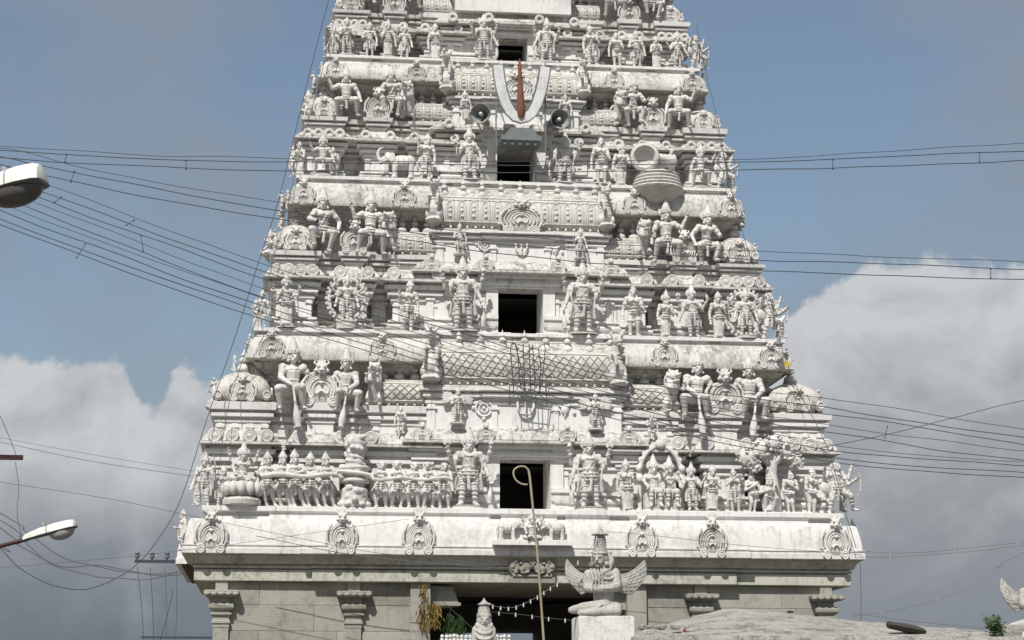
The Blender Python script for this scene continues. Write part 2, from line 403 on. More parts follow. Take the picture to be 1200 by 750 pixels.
def wing_bag(b, root, sgn, L=.5, s=1.0, n=7, y=.03):
    root = Vector(root)
    for i in range(n):
        a = R(62-78*i/(n-1)); ln = L*(1-.35*abs(i-1.2)/n)*s
        tip = root+Vector((sgn*ln*cos(a), y, ln*sin(a)))
        c = (root+tip)/2; rot = Matrix.Rotation(-sgn*a if sgn > 0 else a, 3, 'Y')
        b.ell(c, (ln*.56, .020*s, .050*s), rot, 10, 6)
        b.cap(root+Vector((0, -.012, 0)), tip+Vector((0, -.014, 0)), .012*s, .008*s, 5)
    b.ell(root+Vector((sgn*.06*s, 0, .02)), (.10*s, .035*s, .07*s))

PROTO = {}     # name -> dict(me, kids, h, obj)
def proto(key, bag, vox, name, crown=None, head=(0, -.012, .93), kids=(), hs=1.08, smooth=1):
    me = bag.remesh(name, vox*.82, smooth); me.materials.append(M_stat)
    hmax = max(v.co.z for v in me.vertices); kk = list(kids)
    if crown:
        top_ = head[2]+.066*hs; kk.append(('crown' if crown in ('kirita', 'low') else 'hair', CROWN[crown], (head[0], head[1], top_), (0, 0, 0), hs)); hmax = max(hmax, top_+CROWN_H[crown]*hs)
    PROTO[key] = dict(me=me, kids=kk, h=hmax, name=name)

LEG2 = [(-1, (-.085, -.03, .28), (-.10, .0, .035), (-.35, -.9, 0)), (1, (.085, -.05, .28), (.10, .0, .035), (.35, -.9, 0))]
LEGS_SWAY = [(-1, (-.06, -.02, .28), (-.055, .0, .035), (-.3, -.95, 0)), (1, (.09, -.06, .29), (.10, -.01, .035), (.5, -.85, 0))]
def A(s, e, h, **k_): return dict(s=s, e=e, h=h, **k_)

# door guardian: four arms, disc and conch in the raised hands
b = figure([A(-1, (-.27, .02, .70), (-.30, -.06, .88), y=.02), A(1, (.27, .02, .70), (.30, -.06, .88), y=.02), A(-1, (-.235, -.05, .60), (-.25, -.17, .70)), A(1, (.235, -.01, .60), (.30, -.08, .43))], LEG2, 'm', wide=1.06)
b.lathe([(.06, -.012), (.065, 0), (.06, .012)], (-.315, -.07, .985), 14, rot=Matrix.Rotation(pi/2, 3, 'X')); b.cap((-.30, -.06, .90), (-.315, -.07, .985), .012)
b.lathe([(.008, 0), (.03, .03), (.038, .06), (.02, .1), (.004, .12)], (.31, -.07, .92), 10)
for e in (-1, 1): b.chain([(e*.15, -.05, .80), (e*.19, -.05, .62), (e*.17, -.06, .45), (e*.20, -.03, .25)], [.012, .014, .016, .02], 5)
proto('guard4', b, .0115, 'guardian_statue', 'kirita', kids=[('club', CLUB, (.33, -.09, .52), (pi, R(4), 0), .68)])
b = figure([A(-1, (-.27, .02, .70), (-.31, -.04, .86), y=.02), A(1, (.26, .02, .68), (.33, -.06, .82), y=.02), A(-1, (-.23, -.02, .58), (-.31, -.06, .42)), A(1, (.22, -.06, .60), (.10, -.17, .68))], LEGS_SWAY, 'm', hip=(.02, 0, .51), head=(-.01, -.012, .93))
b.lathe([(.055, -.012), (.06, 0), (.055, .012)], (-.32, -.05, .95), 14, rot=Matrix.Rotation(pi/2, 3, 'X')); b.lathe([(.008, 0), (.03, .03), (.036, .06), (.004, .12)], (.34, -.06, .87), 10)
proto('deity4', b, .0125, 'deity_statue', 'kirita')
b = figure([A(-1, (-.20, .0, .58), (-.19, -.04, .42)), A(1, (.20, -.05, .60), (.15, -.17, .74))], LEGS_SWAY, 'f', hip=(.02, 0, .51), head=(-.008, -.012, .925), skirt='long')
b.ell((.155, -.18, .80), (.03, .03, .035)); proto('woman', b, .0125, 'attendant_statue', 'low')
b = figure([A(-1, (-.21, .02, .57), (-.22, -.03, .40)), A(1, (.20, -.04, .57), (.10, -.15, .62))], LEGS_SWAY, 'f', hip=(.025, 0, .51), head=(-.012, -.012, .925), skirt='short', sash=False)
proto('maiden', b, .0125, 'maiden_statue', 'bun')
b = figure([A(-1, (-.18, -.06, .57), (-.03, -.16, .68)), A(1, (.18, -.06, .57), (.03, -.16, .68))], LEG2, 'm', skirt='long')
proto('prayer', b, .0125, 'devotee_statue', 'low')
b = figure([A(-1, (-.22, .0, .59), (-.24, -.08, .44)), A(1, (.22, -.02, .60), (.26, -.1, .74))], LEG2, 'm', skirt='bands')
b.cap((.265, -.11, .55), (.265, -.11, 1.0), .013); proto('man', b, .0125, 'attendant_statue', 'kirita')
b = figure([A(-1, (-.16, -.10, .62), (.06, -.17, .665), curl=.9), A(1, (.20, -.09, .64), (.33, -.15, .675), curl=.9)], [(-1, (-.10, -.06, .28), (-.04, .0, .035), (.3, -.9, 0)), (1, (.06, -.06, .29), (.14, .0, .035), (.6, -.8, 0))], 'm', hip=(-.03, 0, .50), chest=(-.05, 0, .725), head=(-.05, -.02, .92), turn=.35, skirt='short')
proto('puller', b, .0125, 'rope_puller_statue', 'low', head=(-.05, -.02, .92))
b = figure([A(-1, (-.18, -.10, .63), (.02, -.17, .66), curl=.9), A(1, (.18, -.10, .62), (.30, -.16, .67), curl=.9)], [(-1, (-.09, -.09, .28), (-.12, .0, .035), (.1, -.95, 0)), (1, (.10, -.03, .28), (.07, .0, .035), (.4, -.9, 0))], 'm', hip=(.0, 0, .50), chest=(-.02, 0, .725), head=(-.03, -.02, .92), turn=-.2, skirt='short')
proto('puller2', b, .0125, 'rope_puller_statue', 'hair', head=(-.03, -.02, .92))
# colossal seated guardians
b = figure([A(-1, (-.215, -.10, .545), (-.06, -.28, .39), curl=.9), A(1, (.27, .02, .60), (.40, -.10, .66))], [(-1, (-.27, -.20, .345), (-.22, -.10, .04), (-.4, -.9, 0)), (1, (.10, -.25, .37), (.14, -.12, .05), (.3, -.9, 0))], 'm', hip=(0, 0, .38), chest=(0, -.02, .655), head=(.0, -.06, .90), hs=1.22, turn=.1, skirt='short', sash=False, wide=1.18, limb=1.38)
for e in (-1, 1): b.ell((e*.175, -.01, .755), (.065, .06, .04))
b.tor((0, -.03, .44), (0, -.1, 1), .12, .02, 16, 6)
proto('giant', b, .0105, 'giant_guardian_statue', 'kirita', head=(.0, -.06, .90), hs=1.22, kids=[('club', CLUB, (-.065, -.315, .44), (R(180), R(-7), 0), 1.08)])
b = figure([A(-1, (-.30, -.04, .68), (-.36, -.10, .84)), A(1, (.26, .0, .58), (.30, -.08, .42))], [(-1, (-.20, -.20, .36), (-.22, -.06, .04), (-.5, -.8, 0)), (1, (.22, -.20, .37), (.24, -.05, .04), (.5, -.8, 0))], 'm', hip=(0, 0, .44), chest=(0, -.01, .69), head=(.0, -.03, .905), hs=1.18, turn=-.12, skirt='short', wide=1.12, limb=1.25)
for e in (-1, 1): b.ell((e*.17, -.01, .775), (.07, .065, .045))
proto('dancer', b, .0115, 'giant_guardian_statue', 'kirita', head=(.0, -.03, .905), hs=1.18)
b = figure([A(-1, (-.28, .0, .60), (-.25, -.10, .44)), A(1, (.27, -.04, .62), (.20, -.20, .56))], [(-1, (-.17, -.20, .36), (-.10, -.06, .04), (-.2, -.9, 0)), (1, (.23, -.16, .40), (.16, -.10, .13), (.5, -.8, 0))], 'f', hip=(0, 0, .44), chest=(.01, -.01, .69), head=(.03, -.03, .905), hs=1.18, turn=.2, skirt='short', wide=1.08, limb=1.22)
proto('dancer2', b, .0115, 'giant_guardian_statue', 'kirita', head=(.03, -.03, .905), hs=1.18)
b = figure([A(1, (.20, .0, .58), (.19, -.04, .42)), A(-1, (-.21, -.02, .64), (-.20, -.10, .80))], [(1, (.06, -.02, .28), (.055, .0, .035), (.3, -.95, 0)), (-1, (-.09, -.08, .29), (-.12, -.02, .035), (-.5, -.85, 0))], 'f', hip=(-.03, 0, .51), chest=(.01, 0, .735), head=(.025, -.02, .925), turn=.2, skirt='bands')
b.ell((-.20, -.12, .86), (.035, .03, .045)); proto('woman_b', b, .0125, 'attendant_statue', 'low', head=(.025, -.02, .925))
b = figure([A(-1, (-.19, -.03, .57), (-.10, -.15, .60)), A(1, (.21, .0, .57), (.20, -.02, .41))], LEGS_SWAY, 'f', hip=(.02, 0, .51), head=(-.02, -.012, .925), turn=-.3, skirt='long')
proto('woman_c', b, .0125, 'attendant_statue', 'kirita', head=(-.02, -.012, .925))
b = figure([A(-1, (-.25, .02, .68), (-.29, -.05, .84), y=.02), A(1, (.25, .02, .68), (.30, -.05, .84), y=.02), A(-1, (-.20, -.06, .59), (-.12, -.17, .72)), A(1, (.22, -.02, .58), (.24, -.05, .42))], LEG2, 'm', skirt='long')
b.ell((-.30, -.06, .90), (.04, .03, .05)); b.ell((.31, -.06, .90), (.045, .02, .045)); proto('deity4_b', b, .0125, 'deity_statue', 'kirita')
b = figure([A(1, (.22, .0, .59), (.23, -.06, .43)), A(-1, (-.21, -.05, .60), (-.07, -.17, .62))], LEGS_SWAY, 'm', hip=(.015, 0, .51), head=(-.01, -.012, .93), turn=.3, skirt='short')
proto('man_b', b, .0125, 'attendant_statue', 'low')
VAR = {'woman': ['woman', 'woman_b', 'woman_c'], 'deity4': ['deity4', 'deity4_b'], 'man': ['man', 'man_b']}; _vc = {}
# flute player, small winged man, bathers
b = figure([A(-1, (-.20, -.07, .68), (-.02, -.15, .82)), A(1, (.22, -.05, .70), (.14, -.14, .83))], LEGS_SWAY, 'm', turn=-.2, skirt='short'); b.cap((-.06, -.16, .835), (.24, -.14, .85), .010)
proto('flute', b, .0125, 'flute_player_statue', 'bun')
b = figure([A(-1, (-.21, -.04, .58), (-.04, -.17, .67)), A(1, (.21, -.04, .58), (.04, -.17, .67))], LEG2, 'm', skirt='bands')
for e in (-1, 1): wing_bag(b, (e*.12, .05, .72), e, .46, 1.0)
proto('winged', b, .0125, 'winged_man_statue', 'low')
b = figure([A(-1, (-.18, -.05, .60), (.04, -.13, .72)), A(1, (.18, -.03, .57), (.02, -.13, .52))], [(-1, (-.04, -.06, .28), (-.08, .0, .035), (-.6, -.8, 0)), (1, (.06, -.02, .28), (.04, .02, .035), (.2, -.95, 0))], 'f', hip=(.03, 0, .51), chest=(0, -.01, .735), head=(-.02, -.03, .92), turn=-.5, skirt='none', sash=False)
proto('bather', b, .0125, 'bathing_woman_statue', 'bun', head=(-.02, -.03, .92))
b = figure([A(-1, (-.20, -.09, .42), (-.06, -.24, .46)), A(1, (.20, -.08, .44), (.10, -.24, .52))], [(-1, (-.10, -.20, .34), (-.10, -.10, .03), (-.2, -.9, 0)), (1, (.12, -.22, .30), (.05, -.08, .03), (.2, -.9, 0))], 'f', hip=(0, 0, .24), chest=(0, -.03, .46), head=(.01, -.05, .66), skirt='long', turn=.4)
proto('croucher', b, .0125, 'crouching_woman_statue', 'bun', head=(.01, -.05, .66))
# cross-legged deity and enthroned pair
b = figure([A(-1, (-.20, -.03, .34), (-.17, -.16, .22)), A(1, (.20, -.03, .36), (.14, -.18, .44)), A(-1, (-.24, .02, .46), (-.28, -.03, .60), y=.02), A(1, (.24, .02, .46), (.28, -.03, .60), y=.02)], [(-1, (-.22, -.16, .06), (.03, -.22, .05), (.9, -.3, 0)), (1, (.22, -.16, .06), (-.03, -.24, .09), (-.9, -.3, 0))], 'm', hip=(0, 0, .10), chest=(0, -.01, .325), head=(0, -.03, .52), hs=1.15, skirt='short')
proto('lotus', b, .0115, 'seated_deity_statue', 'kirita', head=(0, -.03, .52), hs=1.15)
b = figure([A(-1, (-.20, -.06, .52), (-.17, -.20, .42)), A(1, (.20, -.06, .54), (.12, -.20, .64))], [(-1, (-.09, -.22, .32), (-.09, -.20, .03), (-.2, -.9, 0)), (1, (.09, -.22, .32), (.10, -.20, .03), (.2, -.9, 0))], 'm', hip=(0, -.02, .32), chest=(0, -.01, .545), head=(0, -.03, .74), hs=1.12)
b.box(-.18, .18, -.10, .14, .0, .27); proto('throned', b, .0125, 'enthroned_statue', 'kirita', head=(0, -.03, .74), hs=1.12)
# reclining / riding figure at the corners: leaning outwards
b = figure([A(-1, (-.26, -.06, .66), (-.30, -.18, .82)), A(1, (.24, -.06, .58), (.32, -.16, .66)), A(1, (.27, .0, .70), (.33, -.03, .92), y=.02)], [(-1, (-.12, -.10, .30), (-.14, .0, .035), (-.4, -.9, 0)), (1, (.22, -.18, .36), (.30, -.10, .10), (.7, -.6, 0))], 'm', head=(.02, -.03, .93), turn=.4, wide=1.05)
b.lathe([(.13, -.02), (.14, 0), (.10, .03), (.02, .045)], (-.20, -.06, .52), 16, rot=Matrix.Rotation(pi/2, 3, 'X'))
b.tor((.36, -.06, .62), (0, 1, 0), .28, .014, 12, 5, .5, -80, 80)
proto('warrior', b, .0125, 'warrior_statue', 'hair', head=(.02, -.03, .93))
b = figure([A(s_, (s_*x, .01, z), (s_*x2, -.05, z2), y=.01) for s_ in (-1, 1) for x, z, x2, z2 in ((.24, .56, .27, .42), (.28, .64, .36, .60), (.27, .72, .36, .80), (.22, .80, .26, .95))], LEG2, 'm', skirt='bands')
proto('manyarm', b, .0125, 'many_armed_statue', 'kirita', kids=[('halo', HALO, (0, .06, .58), (0, 0, 0), (1.45, 1.2, 1.75))])

# rampant lion and horned beast
def lion_bag():
    b = Bag()
    b.cap((0, .12, .22), (0, -.02, .62), .15, .17); b.ell((0, -.06, .62), (.17, .15, .17)); b.ell((0, -.12, .82), (.13, .14, .13))
    for i in range(11):
        a = R(-40+i*26); b.ell((.135*cos(a), -.04+.03*(i%2), .81+.145*sin(a)), (.042, .05, .042), None, 6, 5); b.ell((.12*cos(a), .06, .72+.17*sin(a)), (.05, .05, .05), None, 6, 5)
    b.ell((0, -.26, .82), (.070, .11, .048)); b.ell((0, -.23, .70), (.055, .10, .028)); b.ell((0, -.37, .845), (.035, .025, .025), None, 6, 4)
    for e in (-1, 1):
        b.ell((e*.055, -.22, .865), (.028, .025, .028), None, 6, 5); b.ell((e*.10, -.08, .94), (.035, .03, .06), None, 6, 5)
        b.cap((e*.12, -.08, .58), (e*.14, -.27, .50), .055, .04); b.cap((e*.14, -.27, .50), (e*.13, -.30, .64), .04, .035); b.ell((e*.13, -.33, .66), (.045, .045, .03))
        b.ell((e*.13, .08, .22), (.08, .14, .15)); b.cap((e*.15, -.04, .18), (e*.14, .06, .05), .05, .04); b.cap((e*.14, .05, .035), (e*.14, -.10, .03), .04, .04)
    b.chain([(0, .24, .12), (.12, .3, .25), (.14, .28, .5), (.05, .25, .62)], [.03, .025, .025, .045], 6)
    return b
proto('lion', lion_bag(), .016, 'lion_statue')
b = Bag()
b.chain([(0, .10, .06), (0, -.02, .25), (0, .04, .5), (0, 0, .72)], [.15, .13, .11, .10]); b.ell((0, -.04, .82), (.10, .12, .10))
b.ell((0, -.15, .80), (.06, .10, .05)); b.ell((0, -.14, .735), (.05, .08, .025)); b.chain([(0, -.22, .83), (0, -.27, .9), (0, -.22, .96)], .025)
for e in (-1, 1):
    b.ell((e*.05, -.12, .87), (.03, .03, .03)); b.chain([(e*.06, 0, .9), (e*.11, .02, .97), (e*.07, .02, 1.02)], [.035, .025, .012])
    b.chain([(e*.09, -.04, .58), (e*.12, -.2, .52), (e*.11, -.2, .36)], [.05, .04, .04]); b.ell((e*.12, .0, .16), (.07, .13, .12)); b.cap((e*.12, -.12, .03), (e*.12, .05, .03), .045)
    b.chain([(e*.10, .06, .7), (e*.13, .04, .55), (e*.10, .06, .4)], .035)
for i in range(7): b.tor((0, .02, .22+i*.075), (0, -.2, 1), .125-.004*i, .012)
b.ell((0, -.06, .04), (.16, .14, .06)); proto('beast', b, .0145, 'horned_beast_statue')

# elephant, facing -x
b = Bag()
b.ell((.06, 0, .60), (.42, .24, .27)); b.ell((.28, 0, .62), (.24, .235, .25)); b.ell((-.42, 0, .74), (.19, .17, .20)); b.ell((-.44, 0, .88), (.12, .13, .09))
for x, y in ((-.22, .12), (-.20, -.12), (.34, .12), (.36, -.12)):
    b.cap((x, y, .5), (x, y, .08), .105, .085); b.cap((x, y, .05), (x-.03, y, .05), .095)
b.chain([(-.56, 0, .74), (-.68, 0, .66), (-.76, 0, .74), (-.80, 0, .92), (-.74, 0, 1.08), (-.64, 0, 1.12)], [.105, .08, .066, .055, .045, .04])
for e in (-1, 1):
    b.ell((-.30, e*.19, .72), (.13, .03, .19)); b.chain([(-.54, e*.09, .64), (-.68, e*.10, .58), (-.78, e*.09, .62)], [.03, .025, .012]); b.ell((-.53, e*.13, .80), .025)
b.chain([(.46, 0, .70), (.54, 0, .55), (.53, 0, .30)], [.03, .022, .035])
for x in (-.1, .08, .26): b.tor((x, 0, .60), (1, 0, 0), .255, .014, 22, 5)
b.tor((-.30, 0, .72), (1, 0, .2), .19, .02); proto('elephant', b, .017, 'elephant_statue')

def place(key, x, y, z, h, label, group=None, mir=False, rz=0.0, cat='statue', ped=0.0, name=None):
    """one statue: body mesh is the thing; crown, hair, club, halo and pedestal are its children"""
    if key in VAR:
        _vc[key] = _vc.get(key, -1)+1; key = VAR[key][_vc[key] % len(VAR[key])]
    p = PROTO[key]; s_ = (h-ped)/p['h']; mx = (-1 if mir else 1)*(1.10 if key.startswith('guard') else 1.02)
    rz += random.uniform(-.1, .1); mx *= random.uniform(.95, 1.06)
    o = ob(name or p['name'], p['me'], None, None, (x, y, z+ped), (0, random.uniform(-.025, .025), rz), (s_*mx, s_*1.12, s_), label, cat, group)
    for nm, me, l, r, sc in p['kids']:
        c = ob(nm, me, M_stat, o, l, r, sc)
    if ped: ob('pedestal', PED, M_stat, o, (0, 0, -ped/s_), (0, 0, 0), (1.15, 1, ped/s_/.065))
    return o

# ------------------------------------------------------------------ ornament prototypes
def kudu_bag(v=0):
    b = Bag(); rv = random.Random(v)
    b.ell((0, .02, .46), (.44, .10, .42), None, 20, 9)
    for rr in ((.405, .345, .285, .225, .165), (.40, .32, .24, .16), (.405, .355, .27, .20), (.41, .35, .29, .20))[v]: b.tor((0, -.085+.10*(rr-.2), .44), (0, -1, 0), rr, .021, 26, 6, 1.0, -52+60*(.405-rr), 232-60*(.405-rr))
    b.tor((0, -.10, .30), (0, -1, 0), .085, .024, 14, 6, 1.0, 0, 180)
    b.ell((0, -.10, .60), (.05, .04, .04))
    for e in (-1, 1):
        wv = rv.uniform(-.02, .02); b.ell((e*(.30+wv), .0, .10), (.17+wv, .09, .13)); b.tor((e*.31, -.075, .11), (0, 1, 0), .115, .028, 16, 6); b.tor((e*.31, -.08, .11), (0, 1, 0), .055, .024, 12, 6)
        b.chain([(e*.42, -.05, .20), (e*.50, -.03, .38), (e*.49, -.03, .60), (e*.36, -.03, .80)], [.03, .045, .05, .04])
        for q in range(4+v % 2): b.ell((e*(.52-.02*q*q*.5), -.03, .30+(.15-.03*(v % 2))*q), (.045+rv.uniform(-.012, .012), .03, .05), None, 6, 5)
    # lion mask on top
    b.ell((0, -.04, .98), (.17, .11, .14)); b.ell((0, -.14, .93), (.10, .07, .055)); b.cap((-.09, -.15, .885), (.09, -.15, .885), .018)
    for e in (-1, 1):
        b.ell((e*.075, -.14, 1.03), (.045, .04, .045)); b.ell((e*.15, -.08, .93), (.06, .06, .06)); b.chain([(e*.10, -.06, 1.08), (e*.19, -.05, 1.15), (e*.16, -.05, 1.23)], [.04, .03, .014])
        b.ell((e*.05, -.17, .855), (.018, .015, .04), None, 6, 4)
    for a in (-40, -20, 0, 20, 40): b.cap((.05*sin(R(a)), -.05, 1.08), (.17*sin(R(a)), -.05, 1.08+.17*cos(R(a))), .035, .018)
    return b
KUDUS = [kudu_bag(v).remesh('medallion', .013, 1) for v in range(4)]; KUDU = KUDUS[0]
for m_ in KUDUS: m_.materials.append(M_stat)
b = Bag(); b.lathe([(.5, 0), (.5, .10), (.42, .17), (.34, .10), (.16, .08), (.20, .14), (.06, .22)], n=18, rot=Matrix.Rotation(pi/2, 3, 'X'))
for i in range(10): b.ell((.27*cos(2*pi*i/10), -.10, .27*sin(2*pi*i/10)), (.08, .05, .08), None, 6, 4)
ROSE = b.mesh('rosette', 50); ROSE.materials.append(M_stat)
RINGR = Bag().lathe([(.5, 0), (.5, .16), (.40, .22), (.24, .18), (.20, .02), (.02, .0)], n=18, rot=Matrix.Rotation(pi/2, 3, 'X')).mesh('ring_medallion', 50); RINGR.materials.append(M_stat)
FIN = Bag().lathe([(.30, 0), (.34, .06), (.30, .2), (.16, .30), (.10, .34), (.24, .42), (.25, .50), (.12, .60), (.08, .63), (.15, .69), (.13, .76), (.05, .86), (.01, 1.0)], n=14).mesh('finial', 50); FIN.materials.append(M_stat)

# ------------------------------------------------------------------ the tower
LZ = [7.29, 12.31, 16.96, 20.93, 24.6]       # ledge heights
SB = [.87, 1.82, 2.85, 3.82, 4.6]            # lip of each tier's small cornice
HW = [8.58, 7.05, 6.27, 5.42, 4.7]           # half widths
CW = [2.95, 2.66, 2.12, 1.95]                # half widths of the central bays
LIPC = [9.13, 14.09, 18.56, 22.18]; LIPM = [8.98, 13.80, 18.15, 21.86]
SKH = [.43, .38, .30, .28]                   # small cornice heights
GZ = [10.12, 14.60, 18.88, 22.55]            # tops of the shrine pedestals
SHB = [10.66, 15.32, 19.62, 23.1]; SHT = [12.0, 16.60, 20.60, 24.0]
BKL = [11.40, 16.02, 20.12, 23.75]; BKT = [12.04, 16.70, 20.70, 24.35]
DH = [(7.33, 8.76, .69), (12.40, 13.76, .635), (17.02, 18.1, .56), (21.02, 21.87, .455)]
DEPTH = 13.0
tower = empty('temple_gateway_tower', (0, 5, 0), 'tall tapering white temple gateway tower covered in carved tiers', 'temple tower')
def tw(name, me, mat, parent=None, **k_):
    """object built in world coordinates, then parented keeping its place"""
    o = ob(name, me, mat, None, **k_); par = parent or tower; o.parent = par
    if par is tower: o.matrix_parent_inverse = Matrix.Translation(-Vector((0, 5, 0)))
    return o
_j = [0]
def jit():
    _j[0] = (_j[0]+1) % 23; return _j[0]*.0037
def arc(o0, z0, o1, z1, n=6):
    """quarter-round bulging outwards from (o0, z0) up to (o1, z1)"""
    return [(o1+(o0-o1)*cos(t), z0+(z1-z0)*sin(t)) for t in (pi/2*i/n for i in range(n+1))]
def wall_prof(z0, zl, k_, extra=0.0):
    e = jit(); z0 -= e
    q = [(.20, z0), (.20, z0+.16*k_+e), (.10, z0+.18*k_+e), (.10, z0+.24*k_+e), (.17, z0+.27*k_+e), (.19, z0+.33*k_+e), (.15, z0+.39*k_+e), (.05, z0+.41*k_+e), (.05, z0+.47*k_+e), (.14, z0+.49*k_+e), (.14, z0+.56*k_+e), (.0, z0+.58*k_+e)]
    h = zl
    q += [(0, h-.66*k_), (.07, h-.64*k_), (.07, h-.56*k_), (.02, h-.54*k_), (.02, h-.48*k_), (.16, h-.44*k_), (.16, h-.34*k_), (.09, h-.32*k_), (.09, h-.26*k_), (.22, h-.22*k_), (.25, h-.11*k_), (.13, h-.09*k_), (.13, h+.004)]
    return q
def kap_prof(zl, hh, o=.42, back=.06):
    return [(.10, zl-.02), (o-.05, zl-.02), (o, zl), (o, zl+.06)]+[(o-.07, zl+.075), (o-.055, zl+.09), (o-.08, zl+hh*.4), (o-.17, zl+hh*.72), (back+.04, zl+hh*.93), (back, zl+hh)]
def shrine_prof(z0, zt, k_):
    h = zt-z0; e = jit()
    return [(.02, z0-.05-e), (.02, z0+h*.36), (.06, z0+h*.38), (.06, z0+h*.46), (.01, z0+h*.48), (.01, z0+h*.53), (.14, z0+h*.57), (.14, z0+h*.69), (.06, z0+h*.71), (.06, z0+h*.77), (.20, z0+h*.81), (.22, z0+h*.97+e), (.15, zt+e)]

def pilasters(bag, x0, x1, y, z0, z1, n, wd=.13, pr=.045):
    for i in range(n):
        x = x0+wd/2+.02+(x1-x0-wd-.04)*i/max(1, n-1)
        bag.box(x-wd/2, x+wd/2, y-pr, y+.1, z0, z1); bag.box(x-wd*.72, x+wd*.72, y-pr-.035, y+.1, z1-.14, z1-.08)
def on(name, me, x, y, z, sx, par, sy=None, sz=None, rz=0.0):
    if me is KUDU: me = random.choice(KUDUS)
    return tw(name, me, None, par, loc=(x, y, z), rot=(0, 0, rz), scl=(sx, sy or sx, sz or sx))

def shala(par, cx, hw, yf, z0, z1, style, k_):
    """wagon-vault roof: vault, eave beads, carved field"""
    H = z1-z0
    prof = [(.02, 0), (.06, .0), (.06, .07), (-.03, .085), (-.03, .14), (.05, .16), (.10, .24), (.13, .34), (.135, .46), (.11, .60), (.05, .73), (-.05, .85), (-.20, .94), (-.42, 1.0)]
    def yz(q):
        for (o0, a), (o1, c) in zip(prof[1:], prof[2:]):
            if a <= q <= c and c > a: f = (q-a)/(c-a); return yf-(o0+(o1-o0)*f), z0+q*H
        return yf+.4, z1
    b = Bag(); rs = []
    for x in (cx-hw, cx+hw):
        rs.append([(x, yf-o, z0+q*H) for o, q in prof]+[(x, yf+1.2, z1-.013), (x, yf+1.2, z0)])
    b.rings(rs); v = tw('vault_roof', b, M_roofp, par)
    f = Bag(); n = max(6, int(2*hw/.115))
    for i in range(n):
        x = cx-hw+(i+.5)*2*hw/n
        if style == 'dentil' or i % 2 == 0: f.box(x-.03, x+.03, yf-.075, yf+.05, z0+.088*H, z0+.138*H)
    tw('eave_bead_row', f, M_stat, par, kind='stuff')
    g = Bag()
    if style == 'lattice':
        st = .235*k_; lo, hi = .26, .72; nn = int(2*hw/st)
        for i in range(-3, nn+1):
            for sg in (-1, 1):
                pts = []
                for t in range(9):
                    q = lo+(hi-lo)*t/8; x = cx-hw+(i+ (t/8*2 if sg > 0 else 2-t/8*2)+.5)*st
                    if cx-hw+.05 < x < cx+hw-.05:
                        y, z = yz(q); pts.append((x+.018*mnoise.noise(Vector((x*4, q*9, 1))), y-.012, z+.02*mnoise.noise(Vector((x*4, q*9, 7)))))
                if len(pts) > 1: g.tube(pts, .0135, 4)
        tw('lattice', g, M_lat, par, kind='stuff')
        g = Bag()
        for q in (.22, .76):
            y, z = yz(q); g.tube([(cx-hw+.02, y-.01, z), (cx+hw-.02, y-.01, z)], .022, 5)
        tw('roll_moulding', g, M_stat, par)
    else:
        st = .35*k_; nn = max(2, int(2*hw/st)); st = 2*hw/nn
        for i in range(nn):
            x = cx-hw+(i+.5)*st
            for sg in (-1, 1):
                pts = [(x+sg*st*.30, yz(q)[0]-.006, yz(q)[1]) for q in (.24, .36, .48, .60)]; g.tube(pts, .020, 5)
                pts = [(x+sg*st*.47, yz(q)[0]-.006, yz(q)[1]) for q in (.24, .36, .48, .60, .70)]; g.tube(pts, .016, 4)
            g.tube([(x+st*.30*cos(t), yz(.60+.10*sin(t))[0]-.006, yz(.60+.10*sin(t))[1]) for t in (pi*j/8 for j in range(9))], .024, 5)
            for q, r_ in ((.34, .05), (.46, .055), (.56, .045)): y, z = yz(q); g.ell((x+random.uniform(-.012, .012), y-.004, z), (r_*k_*1.15, .026, r_*k_*random.uniform(.75, 1.0)), None, 7, 5)
        for q in (.22, .72, .79):
            y, z = yz(q); g.tube([(cx-hw+.02, y-.01, z), (cx+hw-.02, y-.01, z)], .02, 5)
        tw('carved_niche_field', g, M_stat, par, kind='stuff')
    return yz

# base storey -----------------------------------------------------------------
base = Bag()
# masonry core with the gate passage
GW, GH = 2.65, 5.33
base.box(-7.9, -GW-.01, .80, 12, -.2, 5.95); base.box(GW+.01, 7.9, .80, 12, -.2, 5.952); base.box(-GW-.02, GW+.02, .82, 11.9, GH+.02, 5.948)
base_o = tw('base_storey', base, M_dark)
b = Bag()      # inner passage leaves, narrower far gate
b.box(-2.64, -1.55, 8.5, 11.8, -.2, 5.3); b.box(1.55, 2.64, 8.5, 11.8, -.2, 5.302); b.box(-1.56, 1.56, 8.52, 11.78, 4.55, 5.298)
tw('inner_gate_frame', b, M_dark, base_o)
# stone courses between the pilasters
blk = {}
def stone(x0, x1, y0, z0, z1, d=.3):
    w_, h_ = x1-x0-.007, z1-z0-.007; key = (round(w_, 2), round(h_, 2))
    if key not in blk:
        c = .012
        blk[key] = Bag().rings([[(-w_/2+a, y, -h_/2+a), (w_/2-a, y, -h_/2+a), (w_/2-a, y, h_/2-a), (-w_/2+a, y, h_/2-a)] for a, y in ((0, d), (0, .005), (c, 0))]).mesh('stone_block', 20)
    tw('stone_block', blk[key], M_stone, base_o, loc=((x0+x1)/2, y0+random.uniform(-.008, .008), (z0+z1)/2))
PILX = [-8.05, -4.62, -2.85, 2.85, 4.62, 8.05]
zc = [.0, .78, 1.55, 2.3, 3.05, 3.72, 4.05, 4.72, 5.32]
for a_, c_ in ((-8.2, -GW), (GW, 8.2)):
    for r_ in range(len(zc)-1):
        x = a_; first = True
        while x < c_-.05:
            L = (1.35 if (r_ % 2 == 0) or not first else .75)+random.choice((0, .2, .35)); first = False
            x2 = x+L*1.5
            if c_-x2 < .6: x2 = c_
            stone(x, x2, .55, zc[r_], zc[r_+1]); x = x2
